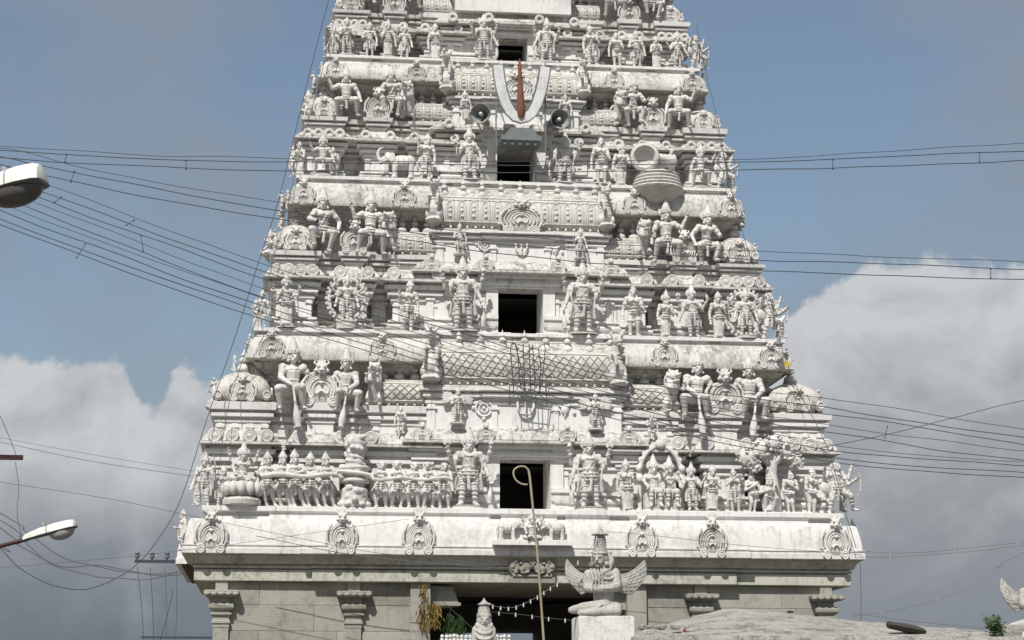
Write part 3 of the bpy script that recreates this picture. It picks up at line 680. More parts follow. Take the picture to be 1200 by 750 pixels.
for s_ in (-1, 1):      # left and right flanks of the base
    for r_ in range(len(zc)-1):
        y = 1.36+(r_ % 2)*.5
        while y < 11.2:
            w_ = 1.5; b = Bag().box(-.15, .15, 0, w_-.022, zc[r_]+.01, zc[r_+1]-.01)
            key = ('f', r_)
            if key not in blk: blk[key] = b.mesh('stone_block', 20)
            tw('stone_block', blk[key], M_stone, base_o, loc=(s_*(8.04+random.uniform(0, .01)), y, 0)); y += w_
def base_pilaster(x, wd=.40, cap=True, y=.55):
    b = Bag(); b.box(x-wd/2, x+wd/2, y-.10, y+.2, 0, 4.55)
    b.block(x-wd/2, x+wd/2, y-.10, y+.2, [(-.02, 4.10), (.012, 4.14), (.012, 4.22), (.04, 4.24), (.04, 4.30), (.012, 4.32), (.012, 4.42), (.07, 4.46), (.07, 4.50), (.02, 4.52), (.02, 4.56), (.08, 4.58), (.12, 4.64), (.12, 4.72), (.07, 4.76), (.012, 4.77), (.012, 4.80)])
    p = tw('pilaster', b, M_stone, base_o)
    if cap:
        c = Bag(); c.block(x-wd/2, x+wd/2, y-.10, y+.2, [(.01, 4.79), (.01, 4.88), (.05, 4.90), (.20, 4.93), (.22, 4.985), (.25, 4.99), (.26, 5.06), (.20, 5.085)]); c.box(x-wd*.40, x+wd*.40, y-.12, y+.2, 5.08, 5.318)
        for i in range(5): c.ell((x-wd/2-.17+i*(wd+.34)/4, y-.345, 4.99), (.082, .03, .055), None, 8, 5)
        tw('bracket_capital', c, M_stone, base_o)
for x in (-8.05, -4.62, 4.62, 8.05): base_pilaster(x)
for s_ in (-1, 1):
    b = Bag(); b.box(s_*2.88-.26, s_*2.88+.26, .40, 1.3, 0, 5.318); tw('gate_jamb', b, M_stone, base_o)
    # corbel reaching into the gate
    b = Bag(); xs = [s_*2.66, s_*2.0, s_*1.86, s_*1.98, s_*2.66]; zs = [5.28, 5.22, 4.84, 4.72, 4.66]
    b.rings([[(xs[i], y, zs[i]) for i in range(5)] for y in (.62, 1.35)]); b.box(min(s_*2.5, s_*1.80), max(s_*2.5, s_*1.80), .57, 1.4, 4.74, 4.82)
    tw('gate_corbel', b, M_stone, base_o)
# entablature, eaves and main cornice in three stepped runs
def base_run(x0, x1, yo, j):
    b = Bag(); b.block(x0, x1, .55+yo, 6, [(.20, 5.325-j), (.22, 5.34), (.22, 5.62), (.14, 5.625+j), (.14, 5.66)]); tw('architrave', b, M_architrave, base_o)
    b = Bag(); b.block(x0, x1, .55+yo, 6, [(.13, 5.655+j), (.25, 5.66+j), (.25, 5.72), (.20, 5.73), (.20, 5.76), (.30, 5.77), (.31, 5.80), (.36, 5.90), (.44, 5.97), (.44, 6.0+j), (.3, 6.01+j)]); tw('soffit_moulding', b, M_architrave, base_o)
    b = Bag(); b.block(x0, x1, .55+yo, 6, [(.3, 6.0-j), (.52, 6.0-j), (.55, 6.02), (.55, 6.15), (.53, 6.165), (.53, 6.21), (.55, 6.22), (.55, 6.25), (.49, 6.26), (.48, 6.40), (.44, 6.66), (.38, 6.88), (.34, 6.93+j), (.1, 6.94+j)]); return tw('main_cornice', b, M_eave, base_o)
for x0, x1, yo, j in ((-8.55, -5.4, .05, 0), (5.25, 8.52, .052, .004), (-5.5, 5.35, -.06, .008)): base_run(x0, x1, yo, j)
for s_ in (-1, 1):      # side runs
    b = Bag(); j = .003
    def sb(x0, x1, y0, y1, prof, m, nm):
        bb = Bag(); bb.rings([[(x0-o, y0-o, z), (x1+o, y0-o, z), (x1+o, y1+o, z), (x0-o, y1+o, z)] for o, z in prof]); tw(nm, bb, m, base_o)
    sb(min(s_*7, s_*8.45), max(s_*7, s_*8.45), 4.2, 9.6, [(.18, 5.3), (.18, 5.557), (.1, 5.56), (.1, 5.62)], M_architrave, 'architrave')
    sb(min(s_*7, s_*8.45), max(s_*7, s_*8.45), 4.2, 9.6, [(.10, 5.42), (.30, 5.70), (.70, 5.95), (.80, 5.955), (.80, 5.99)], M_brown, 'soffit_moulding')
    sb(min(s_*7, s_*8.45), max(s_*7, s_*8.45), 4.2, 9.6, [(.5, 5.985), (.95, 5.987), (.95, 6.155)]+arc(.92, 6.17, .6, 6.85)+[(.6, 6.925)], M_white, 'main_cornice')
b = Bag(); b.box(-8.1, 8.1, 1.3, 11.6, 5.96, 6.9); tw('cornice_core', b, M_white, base_o)
# ledge on which the first row of statues stands
b = Bag(); b.box(-8.3, 8.3, .62, 11.4, 6.8, 7.284); b.block(-8.0, 8.0, 1.0, 11.5, [(.45, 6.915), (.52, 6.95), (.52, 7.03), (.44, 7.05), (.44, 7.12), (.62, 7.16), (.62, 7.285), (.5, 7.29)]); tw('statue_ledge', b, M_white, base_o)
for cx_, hw_ in ((-5.35, 1.55), (-2.6, 1.55), (-1.62, .62), (1.58, .62), (0, .78), (4.1, .9), (6.15, 1.5), (3.2, .5)):
    b = Bag(); e = jit(); b.block(cx_-hw_, cx_+hw_, .42+.5*e*.2+.012*(hw_ < .7)+.006*(hw_ < 1), 1.5, [(-.025, 6.90-e), (-.025, 7.12-e), (.03, 7.15), (.03, 7.25-e), (0, 7.295+e*.3)]); tw('ledge_plinth', b, M_white, base_o)
for px, py in ((246, 625), (401, 626), (491, 627), (752, 631), (834, 633), (981, 636)):
    q = un(px, py+25, -.02); on('medallion', KUDU, q.x+random.uniform(-.02, .02), -.02 if 385 < px < 868 else .08, 6.02, random.uniform(.77, .83), base_o, 1.1, random.uniform(.92, .97))
for s_ in (-1, 1):
    for yy in (4.6, 6.9, 9.2): on('medallion', KUDU, s_*9.12, yy, 6.13, .86, base_o, 1.0, .76, rz=-s_*pi/2*-1)
# carved stone crest on the gate lintel
b = Bag()
b.box(-.62, .62, -.10, .06, 0, .16); b.box(-.52, .52, -.14, .06, .16, .22)
for e in (-1, 1):
    b.ell((e*.46, -.06, .40), (.17, .10, .22)); b.tor((e*.47, -.14, .42), (0, 1, 0), .10, .03); b.ell((e*.16, -.08, .42), (.13, .1, .16))
    b.ell((e*.22, -.1, .58), (.07, .06, .06))
b.ell((0, -.08, .50), (.11, .09, .13)); b.ell((0, -.1, .64), (.06, .06, .06))
for e in (-1, 1):
    for i_ in range(5): b.ell((e*(.40+.12*cos(i_*1.25)), -.16, .42+.15*sin(i_*1.25)), (.045, .04, .045), None, 7, 5)
    b.ell((e*.28, -.16, .36), (.06, .05, .09)); b.chain([(e*.10, -.16, .30), (e*.2, -.18, .26), (e*.3, -.16, .27)], .03); b.ell((e*.06, -.18, .53), .025); b.chain([(e*.5, -.1, .6), (e*.6, -.08, .62), (e*.62, -.08, .5)], .035)
me = b.remesh('lintel_crest', .016); q = un(620, 683, .8); tw('lintel_crest', me, M_stone, base_o, loc=(q.x, .20, 5.31))

# upper tiers ---------------------------------------------------------------------
TIER = []
for i in range(4):
    k_ = (LZ[i+1]-LZ[i])/5.0; sb_, hw, cw, lz = SB[i], HW[i], CW[i], LZ[i]
    dz0, dz1, dw = DH[i]
    nz = LZ[i+1] if i < 3 else 24.4
    yc = sb_+1.45*k_                               # recessed core wall
    yb = DEPTH-sb_-.8
    nsb, nhw = SB[i+1], HW[i+1]
    wy = sb_+.42; dz1 = un((618, 610, 605, 600)[i], (535, 332.5, 170.5, 39.5)[i], wy).z
    # core: walls round a dark chamber, with a passage behind the doorway
    b = Bag(); ry0 = sb_+1.95; rw = 1.9
    b.box(-hw+.75, -rw, yc, yb, lz-.15, LIPM[i]+.25); b.box(rw, hw-.75, yc+.002, yb, lz-.15, LIPM[i]+.252)
    b.box(-rw-.01, rw+.01, yb-1.0, yb-.01, lz-.148, LIPM[i]+.248)
    b.box(-rw-.02, -dw-.02, yc+.01, ry0, lz-.14, dz1+.25); b.box(dw+.02, rw+.02, yc+.012, ry0+.003, lz-.14, dz1+.252)
    b.box(-rw-.03, rw+.03, yc+.02, yb-.03, dz1+.01, LIPC[i]+.2)
    T = tw('tier', b, M_white); TIER.append(T)
    # dark chamber lining
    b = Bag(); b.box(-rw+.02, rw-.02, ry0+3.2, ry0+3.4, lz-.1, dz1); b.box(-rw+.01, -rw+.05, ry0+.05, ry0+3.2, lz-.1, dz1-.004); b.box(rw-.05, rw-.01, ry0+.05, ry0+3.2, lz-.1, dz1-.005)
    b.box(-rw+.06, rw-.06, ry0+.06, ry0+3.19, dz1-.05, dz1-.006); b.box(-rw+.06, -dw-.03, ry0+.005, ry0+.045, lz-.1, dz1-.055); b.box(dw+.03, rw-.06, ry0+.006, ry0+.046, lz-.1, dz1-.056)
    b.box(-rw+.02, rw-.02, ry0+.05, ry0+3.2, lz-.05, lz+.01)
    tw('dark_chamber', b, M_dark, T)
    # central bay in leaves either side of the doorway
    wy = sb_+.42; zl = LIPC[i]
    dz1 = un((618, 610, 605, 600)[i], (535, 332.5, 170.5, 39.5)[i], wy).z
    e = jit(); prof = wall_prof(lz, zl, k_)
    for s_ in (-1, 1):
        b = Bag(); x0, x1 = sorted((s_*(dw+.22*k_+.06), s_*cw)); b.block(x0, x1, wy+.1, yc+.5, prof if s_ < 0 else [(o, z+(.004 if n_ in (0, len(prof)-1) else 0)) for n_, (o, z) in enumerate(prof)])
        pilasters(b, x0, x1, wy+.1, lz+.58*k_, zl-.66*k_, 2, .20*k_, .04)
        tw('wall_bay', b, M_white, T)
        b = Bag(); x0, x1 = sorted((s_*(dw+.005), s_*(dw+.26*k_+.1)))
        b.box(x0, x1, wy-.02, yc+.45, lz-.1, dz1+.10); tw('door_jamb', b, M_white, T)
        x0, x1 = sorted((s_*(dw+.03), s_*(dw+.40*k_+.1))); b = Bag()
        b.block(x0, x1, wy-.03, yc+.44, [(-.015, lz-.09), (-.015, lz+.30*k_), (.06, lz+.33*k_), (.08, lz+.46*k_), (.02, lz+.48*k_), (.02, lz+.52*k_), (.11, lz+.55*k_), (.11, lz+.66*k_), (.0, lz+.67*k_)])
        # keep the doorway clear: clamp inner side
        b.v = [((max(v[0], dw+.012) if s_ > 0 else min(v[0], -dw-.012)), v[1], v[2]) for v in b.v]
        tw('jamb_base', b, M_white, T)
    b = Bag(); b.block(-dw-.42*k_, dw+.42*k_, wy-.02, yc+.43, [(0, dz1+.003), (0, zl-.40*k_), (.05, zl-.385*k_), (.05, zl-.33*k_), (.14, zl-.30*k_), (.14, zl-.22*k_), (.08, zl-.20*k_), (.08, zl-.14*k_), (.20, zl-.11*k_), (.20, zl-.03*k_), (.12, zl+.003)]); tw('door_lintel', b, M_white, T)
    b = Bag(); b.box(-.28*k_, .28*k_, wy+.45, wy+.85, dz1-.045, dz1-.02); b.box(-.20*k_, .20*k_, wy+.50, wy+.80, dz1-.05, dz1-.044); tw('ceiling_panel', b, M_architrave, T)
    # small cornice of the centre: wide run plus a proud run over the door
    b = Bag(); b.block(-cw, cw, wy+.1, yc+.6, kap_prof(zl, SKH[i], .42)); tw('cornice', b, M_corn, T)
    b = Bag(); b.block(-dw-.48*k_, dw+.48*k_, wy, yc+.61, kap_prof(zl+.012, SKH[i]+.01, .40)); tw('cornice', b, M_corn, T)
    med = KUDU if i in (0, 1) else RINGR
    for x in (-dw-.42*k_, dw+.42*k_, -cw+.12, cw-.12):
        yy = sb_-.03 if abs(x) < cw-.3 else sb_+.08
        if i in (0, 1): on('small_medallion', KUDU, x, yy+.08, zl+.06, .46*k_, T, .5, .40*k_)
        else: on('small_medallion', RINGR, x, yy, zl+SKH[i]*.55, .30, T)
    # flanking bays
    sp = hw-cw
    bays = [(cw, cw+.26*sp, .14), (cw+.335*sp, cw+.60*sp, .10), (cw+.685*sp, hw, .05)]
    zl = LIPM[i]; kk = k_*(zl-lz)/(LIPC[i]-lz)
    for s_ in (-1, 1):
        for n_, (a0, a1, off) in enumerate(bays):
            x0, x1 = sorted((s_*(a0+(.02 if n_ else -.3)), s_*(a1-.42*.5)))
            x0, x1 = (x0+.16, x1) if s_ > 0 and n_ else (x0, x1); x0, x1 = (x0, x1-.16) if s_ < 0 and n_ else (x0, x1)
            yw = sb_+.42+off
            b = Bag(); b.block(x0, x1, yw, yc+.7, wall_prof(lz, zl, kk)); pilasters(b, x0, x1, yw, lz+.58*kk, zl-.66*kk, 3 if n_ == 2 else 2, .15*k_, .035)
            tw('wall_bay', b, M_white, T)
            b = Bag(); b.block(x0, x1, yw, yc+.75, kap_prof(zl+jit()*.4, SKH[i]*.95, .38)); tw('cornice', b, M_corn, T)
            nm = (2, 2, 4)[n_]
            for q in range(nm):
                x = x0+(x1-x0)*(q+.0)/(nm-1)
                on('rosette', RINGR if i >= 2 else ROSE, x, yw-.33, zl+SKH[i]*.58, (.30 if i >= 2 else .38)*(.8+.2*k_)*random.uniform(.93, 1.06), T, .26)
            # shrines above the bays
            z0 = zl+SKH[i]*.9; gz = GZ[i]
            if n_ == 0:
                b = Bag(); b.block(x0+.05, x1-.05, yw+.12, yc+1.2, shrine_prof(z0, gz, k_)); pilasters(b, x0+.05, x1-.05, yw+.12, z0, z0+(gz-z0)*.36, 3, .13, .03); tw('shrine_pedestal', b, M_white, T)
                cx = (x0+x1)/2+ (.0); hw2 = (x1-x0)/2+.04
                zt = gz+.62*k_*1.45
                shala(T, cx, hw2, yw+.06, gz, zt, 'lattice' if i == 0 else 'niche', k_)
                for q in range(3): on('finial', FIN, cx-hw2*.55+q*hw2*.55, yw+.40, zt-.05, .46*k_, T, None, .58*k_)
            elif n_ == 1:
                cx = (x0+x1)/2; ww = (x1-x0)*.30
                b = Bag(); b.block(cx-ww, cx+ww, yw-.05, yc+1.2, shrine_prof(z0, gz, k_)); tw('shrine_pedestal', b, M_white, T)
                on('great_medallion', KUDU, cx, yw-.14, gz-.02, (1.05, .78, .76, .66)[i], T, 1.7*k_, (1.02, .78, .78, .62)[i])
            else:
                b = Bag(); b.block(x0+.02, x1+.02, yw+.08, yc+1.3, shrine_prof(z0, gz, k_)); pilasters(b, x0+.02, x1+.02, yw+.08, z0, z0+(gz-z0)*.36, 4, .15*k_, .035); tw('shrine_pedestal', b, M_white, T)
                cx = (x0+x1)/2; r0 = (x1-x0)/2; cyy = yw+.08+r0
                d = Bag(); d.lathe([(r0*1.02, 0), (r0*1.06, .05*k_), (r0*.90, .08*k_), (r0*.86, .20*k_), (r0*1.02, .24*k_), (r0*1.10, .36*k_), (r0*1.10, .52*k_), (r0*.98, .70*k_), (r0*.74, .86*k_), (r0*.40, .97*k_), (r0*.22, 1.0*k_), (r0*.28, 1.06*k_), (.03, 1.09*k_)], (cx, cyy, gz-.01), 24, se=5); tw('shrine_dome', d, M_roofp, T)
                on('dome_finial', FIN, cx, cyy, gz+1.05*k_, .55*k_, T, None, .62*k_)
                on('dome_medallion', KUDU, cx, cyy-r0*1.10, gz+.10*k_, .74*k_, T, .9*k_, .60*k_)
                for e in (-1, 1):
                    on('dome_medallion', KUDU, cx+e*r0*1.08, cyy, gz+.10*k_, .74*k_, T, .9*k_, .60*k_, rz=e*pi/2)
                    c = Bag(); c.ell((0, 0, 0), (.13*k_, .14*k_, .15*k_), None, 10, 7); c.tor((0, -.13*k_, 0), (0, 1, 0), .09*k_, .03*k_)
                    tw('dome_scroll', c, M_stat, T, loc=(cx+e*r0*.95, cyy-r0*.95, gz+.28*k_))
        # seat mouldings between the shrines, in shade behind the guardians
        x0, x1 = sorted((s_*(cw+.20*sp), s_*(cw+.75*sp))); z0 = zl+SKH[i]*.5
        b = Bag(); b.block(x0, x1, sb_+.72, yc+1.1, shrine_prof(z0, GZ[i]-.02, k_)); tw('seat_moulding', b, M_corn, T)
        # recess mullions
        for f_ in (.2975, .6425):
            b = Bag(); xm = s_*(cw+f_*sp); b.block(xm-.2, xm+.2, sb_+1.05, yc+.3, wall_prof(lz+.01, zl-.01, kk)); b.block(xm-.2, xm+.2, sb_+.75, yc+.31, kap_prof(zl-.05, SKH[i]*.9, .10)); tw('recess_wall', b, M_corn, T)
    # central shrine: attic wall, mouldings, wagon roof, finials
    zl = LIPC[i]; z0 = zl+SKH[i]*.92; s0 = SHB[i]; h = s0-z0; e = jit()
    cw2 = cw-.14
    b = Bag(); b.block(-cw2+.12, cw2-.12, wy+.02, yc+1.4, [(0, z0-.1), (0, z0+h*.62), (.05, z0+h*.64), (.05, z0+h*.70), (.0, z0+h*.72), (.0, z0+h*.76), (.12, z0+h*.80), (.12, z0+h*.88), (.07, z0+h*.90), (.2, z0+h*.94), (.2, s0), (.1, s0+.006)])
    pilasters(b, -cw2+.12, cw2-.12, wy+.02, z0-.05, z0+h*.62, 2, .2*k_, .04); pilasters(b, -dw-.25*k_, dw+.25*k_, wy+.02, z0-.05, z0+h*.62, 2, .16*k_, .05)
    tw('attic_wall', b, M_white, T)
    b = Bag(); b.block(-dw-.36*k_, dw+.36*k_, wy-.02, yc+1.41, [(0, z0+h*.71), (.0, z0+h*.775), (.14, z0+h*.81), (.14, z0+h*.885), (.08, z0+h*.905), (.22, z0+h*.945), (.22, s0+.01)]); tw('attic_moulding', b, M_white, T)
    shala(T, 0, cw2, wy+.0, s0, SHT[i], 'lattice' if i == 0 else 'niche', k_)
    for q in range(9):
        if q == 4: continue
        on('finial', FIN, -cw2*.86+q*cw2*.215, wy+.16, SHT[i]-.17*(SHT[i]-SHB[i]), .46*k_, T, None, .60*k_)
    on('finial', FIN, .01, wy+.16, SHT[i]-.17*(SHT[i]-SHB[i]), .46*k_, T, None, .60*k_)
    if i in (1, 2): on('great_medallion', KUDU, 0, wy-.13, s0-.02, 1.28*k_, T, 1.2*k_, .92*k_)
    if i == 0: on('great_medallion', KUDU, 0, wy+.08, s0+.05, 1.1*k_, T, .9*k_, 1.02*k_)
    # hara back wall and the big cornice that carries the next ledge
    nhw -= (0, .27, .2, .2)[i]
    b = Bag(); b.box(-nhw+.02, nhw-.02, nsb+.28, DEPTH-nsb, LIPM[i]+.2, BKL[i]+.1)
    b.block(-nhw+.04, nhw-.04, nsb+.28, DEPTH-nsb-.1, [(.05, BKL[i]-.55*k_), (.12, BKL[i]-.53*k_), (.12, BKL[i]-.44*k_), (.05, BKL[i]-.42*k_), (.05, BKL[i]-.34*k_), (.26, BKL[i]-.2*k_), (.40, BKL[i]-.03), (.2, BKL[i]+.02)])
    tw('shrine_back_wall', b, M_corn, T)
    b = Bag(); b.block(-nhw-.12, nhw+.12, nsb+.02, DEPTH-nsb-.2, [(.1, BKL[i]), (.44, BKL[i]), (.46, BKL[i]+.02), (.46, BKL[i]+.12*k_), (.39, BKL[i]+.125*k_), (.40, BKL[i]+.15*k_), (.37, BKL[i]+(BKT[i]-BKL[i])*.55), (.27, BKT[i]-.08), (.22, BKT[i]), (.1, BKT[i]+.01)]); tw('great_cornice', b, M_corn, T)
    b = Bag(); zz = BKT[i]; b.block(-nhw-.05, nhw+.05, nsb+.05, DEPTH-nsb-.22, [(.18, zz-.02), (.24, zz+.02), (.24, zz+(nz-zz)*.35), (.18, zz+(nz-zz)*.4), (.18, zz+(nz-zz)*.55), (.32, zz+(nz-zz)*.62), (.32, nz-.01), (.2, nz)]); tw('statue_ledge', b, M_white, T)
    nhw = HW[i+1]
    if i < 3:
        nsp = nhw-CW[i+1]-.2
        for f_ in (.30, 1.02):
            for s_ in (-1, 1): on('cornice_medallion', KUDU, s_*(CW[i+1]+f_*nsp)*1.0, nsb-.47, BKL[i]+.02, .68*k_, T, 1.0*k_, .66*k_)
        for f_ in (.13, .47, .84, -.55, -1.02):
            for s_ in (-1, 1):
                e = jit(); cx_ = s_*(CW[i+1]+f_*nsp) if f_ > 0 else s_*-f_*CW[i+1]*.62
                if f_ > 0:
                    b = Bag(); h_ = BKT[i]-BKL[i]; hc = .115*nsp+.1; b.block(cx_-hc, cx_+hc, nsb-.06-.3*e, nsb+.6, [(.2, BKL[i]-.012-e*.2), (.44, BKL[i]-.012-e*.2), (.46, BKL[i]+.01), (.46, BKL[i]+.12*k_), (.39, BKL[i]+.125*k_), (.40, BKL[i]+.15*k_), (.37, BKL[i]+h_*.55), (.27, BKT[i]-.08), (.22, BKT[i]+.006+e*.1), (.1, BKT[i]+.011)]); tw('great_cornice', b, M_corn, T)
                b = Bag(); hw_ = .13*nsp; b.block(cx_-hw_, cx_+hw_, nsb-.16, nsb+.5, [(-.02, BKT[i]+.01-e*.4), (-.02, nz-.15-e), (.05, nz-.12), (.05, nz-.02), (.0, nz+.006+e*.3)]); tw('ledge_plinth', b, M_white, T)
    # flanks: a projecting bay on each side with its shrine
    for s_ in (-1, 1):
        y0, y1 = sb_+2.6, DEPTH-sb_-3.2
        def side(prof, m, nm, xo=0.0, yo=0.0, x_in=2.0):
            xa = s_*(hw-.42+xo); xi = s_*(hw-x_in); bb = Bag()
            bb.rings([[(xi, y0+yo-o, z), (xa+s_*o, y0+yo-o, z), (xa+s_*o, y1-yo+o, z), (xi, y1-yo+o, z)] for o, z in prof]); tw(nm, bb, m, T)
        side(wall_prof(lz, LIPM[i], kk), M_white, 'wall_bay'); side(kap_prof(LIPM[i]+.01, SKH[i]*.97, .38), M_corn, 'cornice')
        side(shrine_prof(LIPM[i]+SKH[i]*.9, GZ[i]+.02, k_), M_white, 'shrine_pedestal', -.12, .1)
        side([(.05, GZ[i]), (.1, GZ[i]+.1), (.0, GZ[i]+.14), (.12, GZ[i]+.35*k_), (.12, GZ[i]+.6*k_), (-.05, GZ[i]+.95*k_), (-.3, GZ[i]+1.15*k_)], M_roofp, 'vault_roof', -.1, .1)
        for yy in (sb_+1.0, y0+.4, (y0+y1)/2, y1-.4):
            on('cornice_medallion', KUDU, s_*(nhw+.46), yy+.9, BKL[i]+.02, .74*k_, T, .8*k_, .62*k_, rz=s_*pi/2)
            on('rosette', ROSE, s_*(hw-.08), yy, LIPM[i]+SKH[i]*.55, .38*k_, T, rz=s_*pi/2)
# part of the tower above the frame
b = Bag(); b.box(-4.55, 4.55, 4.9, 8.0, 24.3, 26.6); b.block(-4.6, 4.6, 4.85, 8.1, [(.1, 26.5), (.4, 26.52), (.42, 26.6)]+arc(.4, 26.62, .1, 27.1)+[(.1, 27.2)]); b.box(-3.9, 3.9, 5.4, 7.6, 27.1, 29.5)
b.rings([[(x, 6.5+1.3*cos(t), 29.4+1.7*max(0, sin(t))) for t in (pi*j/14 for j in range(15))] for x in (-4.1, 4.1)])
tw('tower_crown', b, M_white)
b = Bag(); b.block(-1.75, 1.75, 3.95, 6, [(0, 22.6), (0, 23.2), (.1, 23.25), (.1, 23.4), (0, 23.45)]); tw('attic_wall', b, M_white)
# flat relief emblems above the lowest doorway and above the second one
def relief(px, py, Y, kind, sc):
    q = un(px, py, Y); b = Bag()
    if kind == 'disc':
        b.tor((0, 0, 0), (0, 1, 0), .30, .04, 20, 5); b.tor((0, 0, 0), (0, 1, 0), .16, .03, 16, 5); b.ell((0, 0, 0), (.07, .05, .07))
        for a in (0, 90, 180, 270): b.ell((.38*cos(R(a)), 0, .38*sin(R(a))), (.08, .04, .08), None, 6, 4)
    elif kind == 'mark':
        b.tube([(-.26, 0, .26), (-.26, -.03, 0), (-.16, -.03, -.22), (0, -.03, -.28), (.16, -.03, -.22), (.26, -.03, 0), (.26, 0, .26)], .045, 6); b.tube([(0, 0, .26), (0, -.03, -.14)], .035, 6)
        for i_ in range(7): b.ell((-.3+i_*.1, 0, .33), (.06, .04, .05), None, 6, 4)
    else:
        b.ell((0, -.0, .0), (.14, .08, .18)); b.ell((.10, 0, .12), (.14, .06, .06), Matrix.Rotation(-.6, 3, 'Y')); b.ell((-.12, 0, .1), (.14, .05, .05), Matrix.Rotation(.6, 3, 'Y')); b.cap((0, 0, -.1), (0, 0, -.26), .06, .02)
        for e in (-1, 1): b.ell((e*.32, 0, -.1), (.07, .04, .07), None, 8, 5)
    tw('relief_emblem', b, M_white, TIER[0] if py > 400 else TIER[1], loc=(q.x, Y, q.z), scl=(sc, sc, sc))
relief(567, 478, 1.27, 'disc', .75); relief(616, 477, 1.24, 'mark', .85); relief(662, 480, 1.27, 'conch', .8)
relief(568, 286, 2.22, 'disc', .6); relief(611, 290, 2.2, 'mark', .62); relief(651, 293, 2.22, 'conch', .6)
# ------------------------------------------------------------------ statues on the tower
G_W = ['statues along the lowest ledge', 'statues along the second ledge', 'statues along the third ledge', 'statues along the topmost ledge']
G_H = ['colossal guardians of the first shrine row', 'colossal guardians of the second shrine row', 'colossal guardians of the third shrine row', 'colossal guardians of the topmost shrine row']
def ledge(i, key, px, top, label, mir=False, rz=0.0, dy=0.0, ped=0.0, group=None, dz=0.0):
    """a statue standing on ledge i, its head where the photograph has it"""
    Y = SB[i]-.02+dy; z = LZ[i]+.01+dz; q = un(px, top, Y)
    return place(key, q.x, Y, z, q.z-z, label, group or G_W[i], mir, rz, ped=ped)
def free(key, px, top, foot, Y, label, group=None, mir=False, rz=0.0, ped=0.0, name=None):
    q = un(px, top, Y); f = un(px, foot, Y)
    return place(key, f.x, Y, f.z, q.z-f.z, label, group, mir, rz, ped=ped, name=name)

# lowest ledge
ledge(0, 'man', 240, 527, 'tall crowned standing figure with staff at the far left corner of the lowest ledge', rz=-.25)
ledge(0, 'guard4', 549, 500, 'large four armed door guardian on the left of the lowest doorway', ped=.10)
ledge(0, 'guard4', 691, 504, 'large four armed door guardian on the right of the lowest doorway', True, ped=.10)
for n, (px, top, key) in enumerate(((316, 528, 'puller'), (333, 527, 'puller'), (349, 526, 'puller'), (366, 529, 'puller'), (385, 529, 'puller'))):
    ledge(0, key, px, top, ('crowned rope puller beside the lotus throne, farthest left of the churning row', 'second crowned rope puller from the lotus throne in the left churning row', 'middle crowned rope puller in the left churning row', 'fourth crowned rope puller from the lotus throne in the left churning row', 'crowned rope puller nearest the churning column on its left')[n], rz=random.uniform(-.1, .15), group='rope pullers of the churning scene', dy=-.05)
for n, (px, top) in enumerate(((446, 540), (466, 540), (484, 541), (503, 541), (520, 542))):
    ledge(0, 'puller2', px, top, ('bare headed rope puller just right of the churning column', 'second bare headed rope puller right of the churning column', 'middle bare headed rope puller in the right churning row', 'fourth bare headed rope puller right of the churning column', 'bare headed rope puller beside the large left door guardian')[n], n % 2 == 0, rz=random.uniform(-.15, .1), group='rope pullers of the churning scene', dy=-.05)
ledge(0, 'woman', 734, 537, 'slender attendant woman just right of the large right door guardian')
ledge(0, 'deity4', 810, 541, 'standing four armed deity just right of the enthroned couple', ped=.05)
ledge(0, 'prayer', 833, 544, 'devotee with folded hands beside the carved tree scene', ped=.05)
ledge(0, 'flute', 860, 549, 'flute player standing left of the carved tree')
ledge(0, 'bather', 881, 553, 'bathing woman standing just left of the crouching woman under the tree')
ledge(0, 'bather', 925, 551, 'bathing woman standing just right of the carved tree trunk', True)
ledge(0, 'bather', 949, 548, 'bathing woman turned away, second right of the carved tree trunk', True, rz=.5)
ledge(0, 'croucher', 899, 556, 'crouching woman below the trunk of the carved tree')
ledge(0, 'warrior', 978, 541, 'warrior with bow and round shield on the right corner of the lowest ledge', rz=.2)
ledge(0, 'woman', 262, 545, 'small attendant woman left of the lotus throne on the lowest ledge', dy=.1)
ledge(0, 'maiden', 307, 540, 'small attendant maiden right of the lotus throne on the lowest ledge', dy=.22)
# enthroned couple under an arch
c = ledge(0, 'throned', 765, 532, 'enthroned crowned god on the left under the arch right of the lowest doorway', ped=.12)
c = ledge(0, 'throned', 784, 534, 'enthroned crowned goddess on the right under the arch right of the lowest doorway', True, ped=.12)
b = Bag(); b.tor((0, 0, 0), (0, -1, 0), .80, .07, 24, 7, .72, -10, 190)
for i in range(13):
    a = R(i*15); b.ell((.62*cos(a), -.0, .86*sin(a)), (.09, .06, .09), None, 7, 5)
for e in (-1, 1):
    b.cap((e*.58, 0, -.95), (e*.58, 0, .0), .06); b.ell((e*.58, -.05, -.1), (.13, .1, .13)); b.ell((e*.60, -.04, .18), (.10, .1, .12))
b.ell((0, -.05, .86), (.16, .1, .15)); b.box(-.75, .75, -.05, .12, -1.06, -.92)
q = un(774, 560, 1.08); ob('throne_arch', b.remesh('throne_arch', .022), M_stat, None, (q.x, 1.08, 8.33), label='arched serpent canopy standing behind the enthroned couple', cat='sculpted arch')
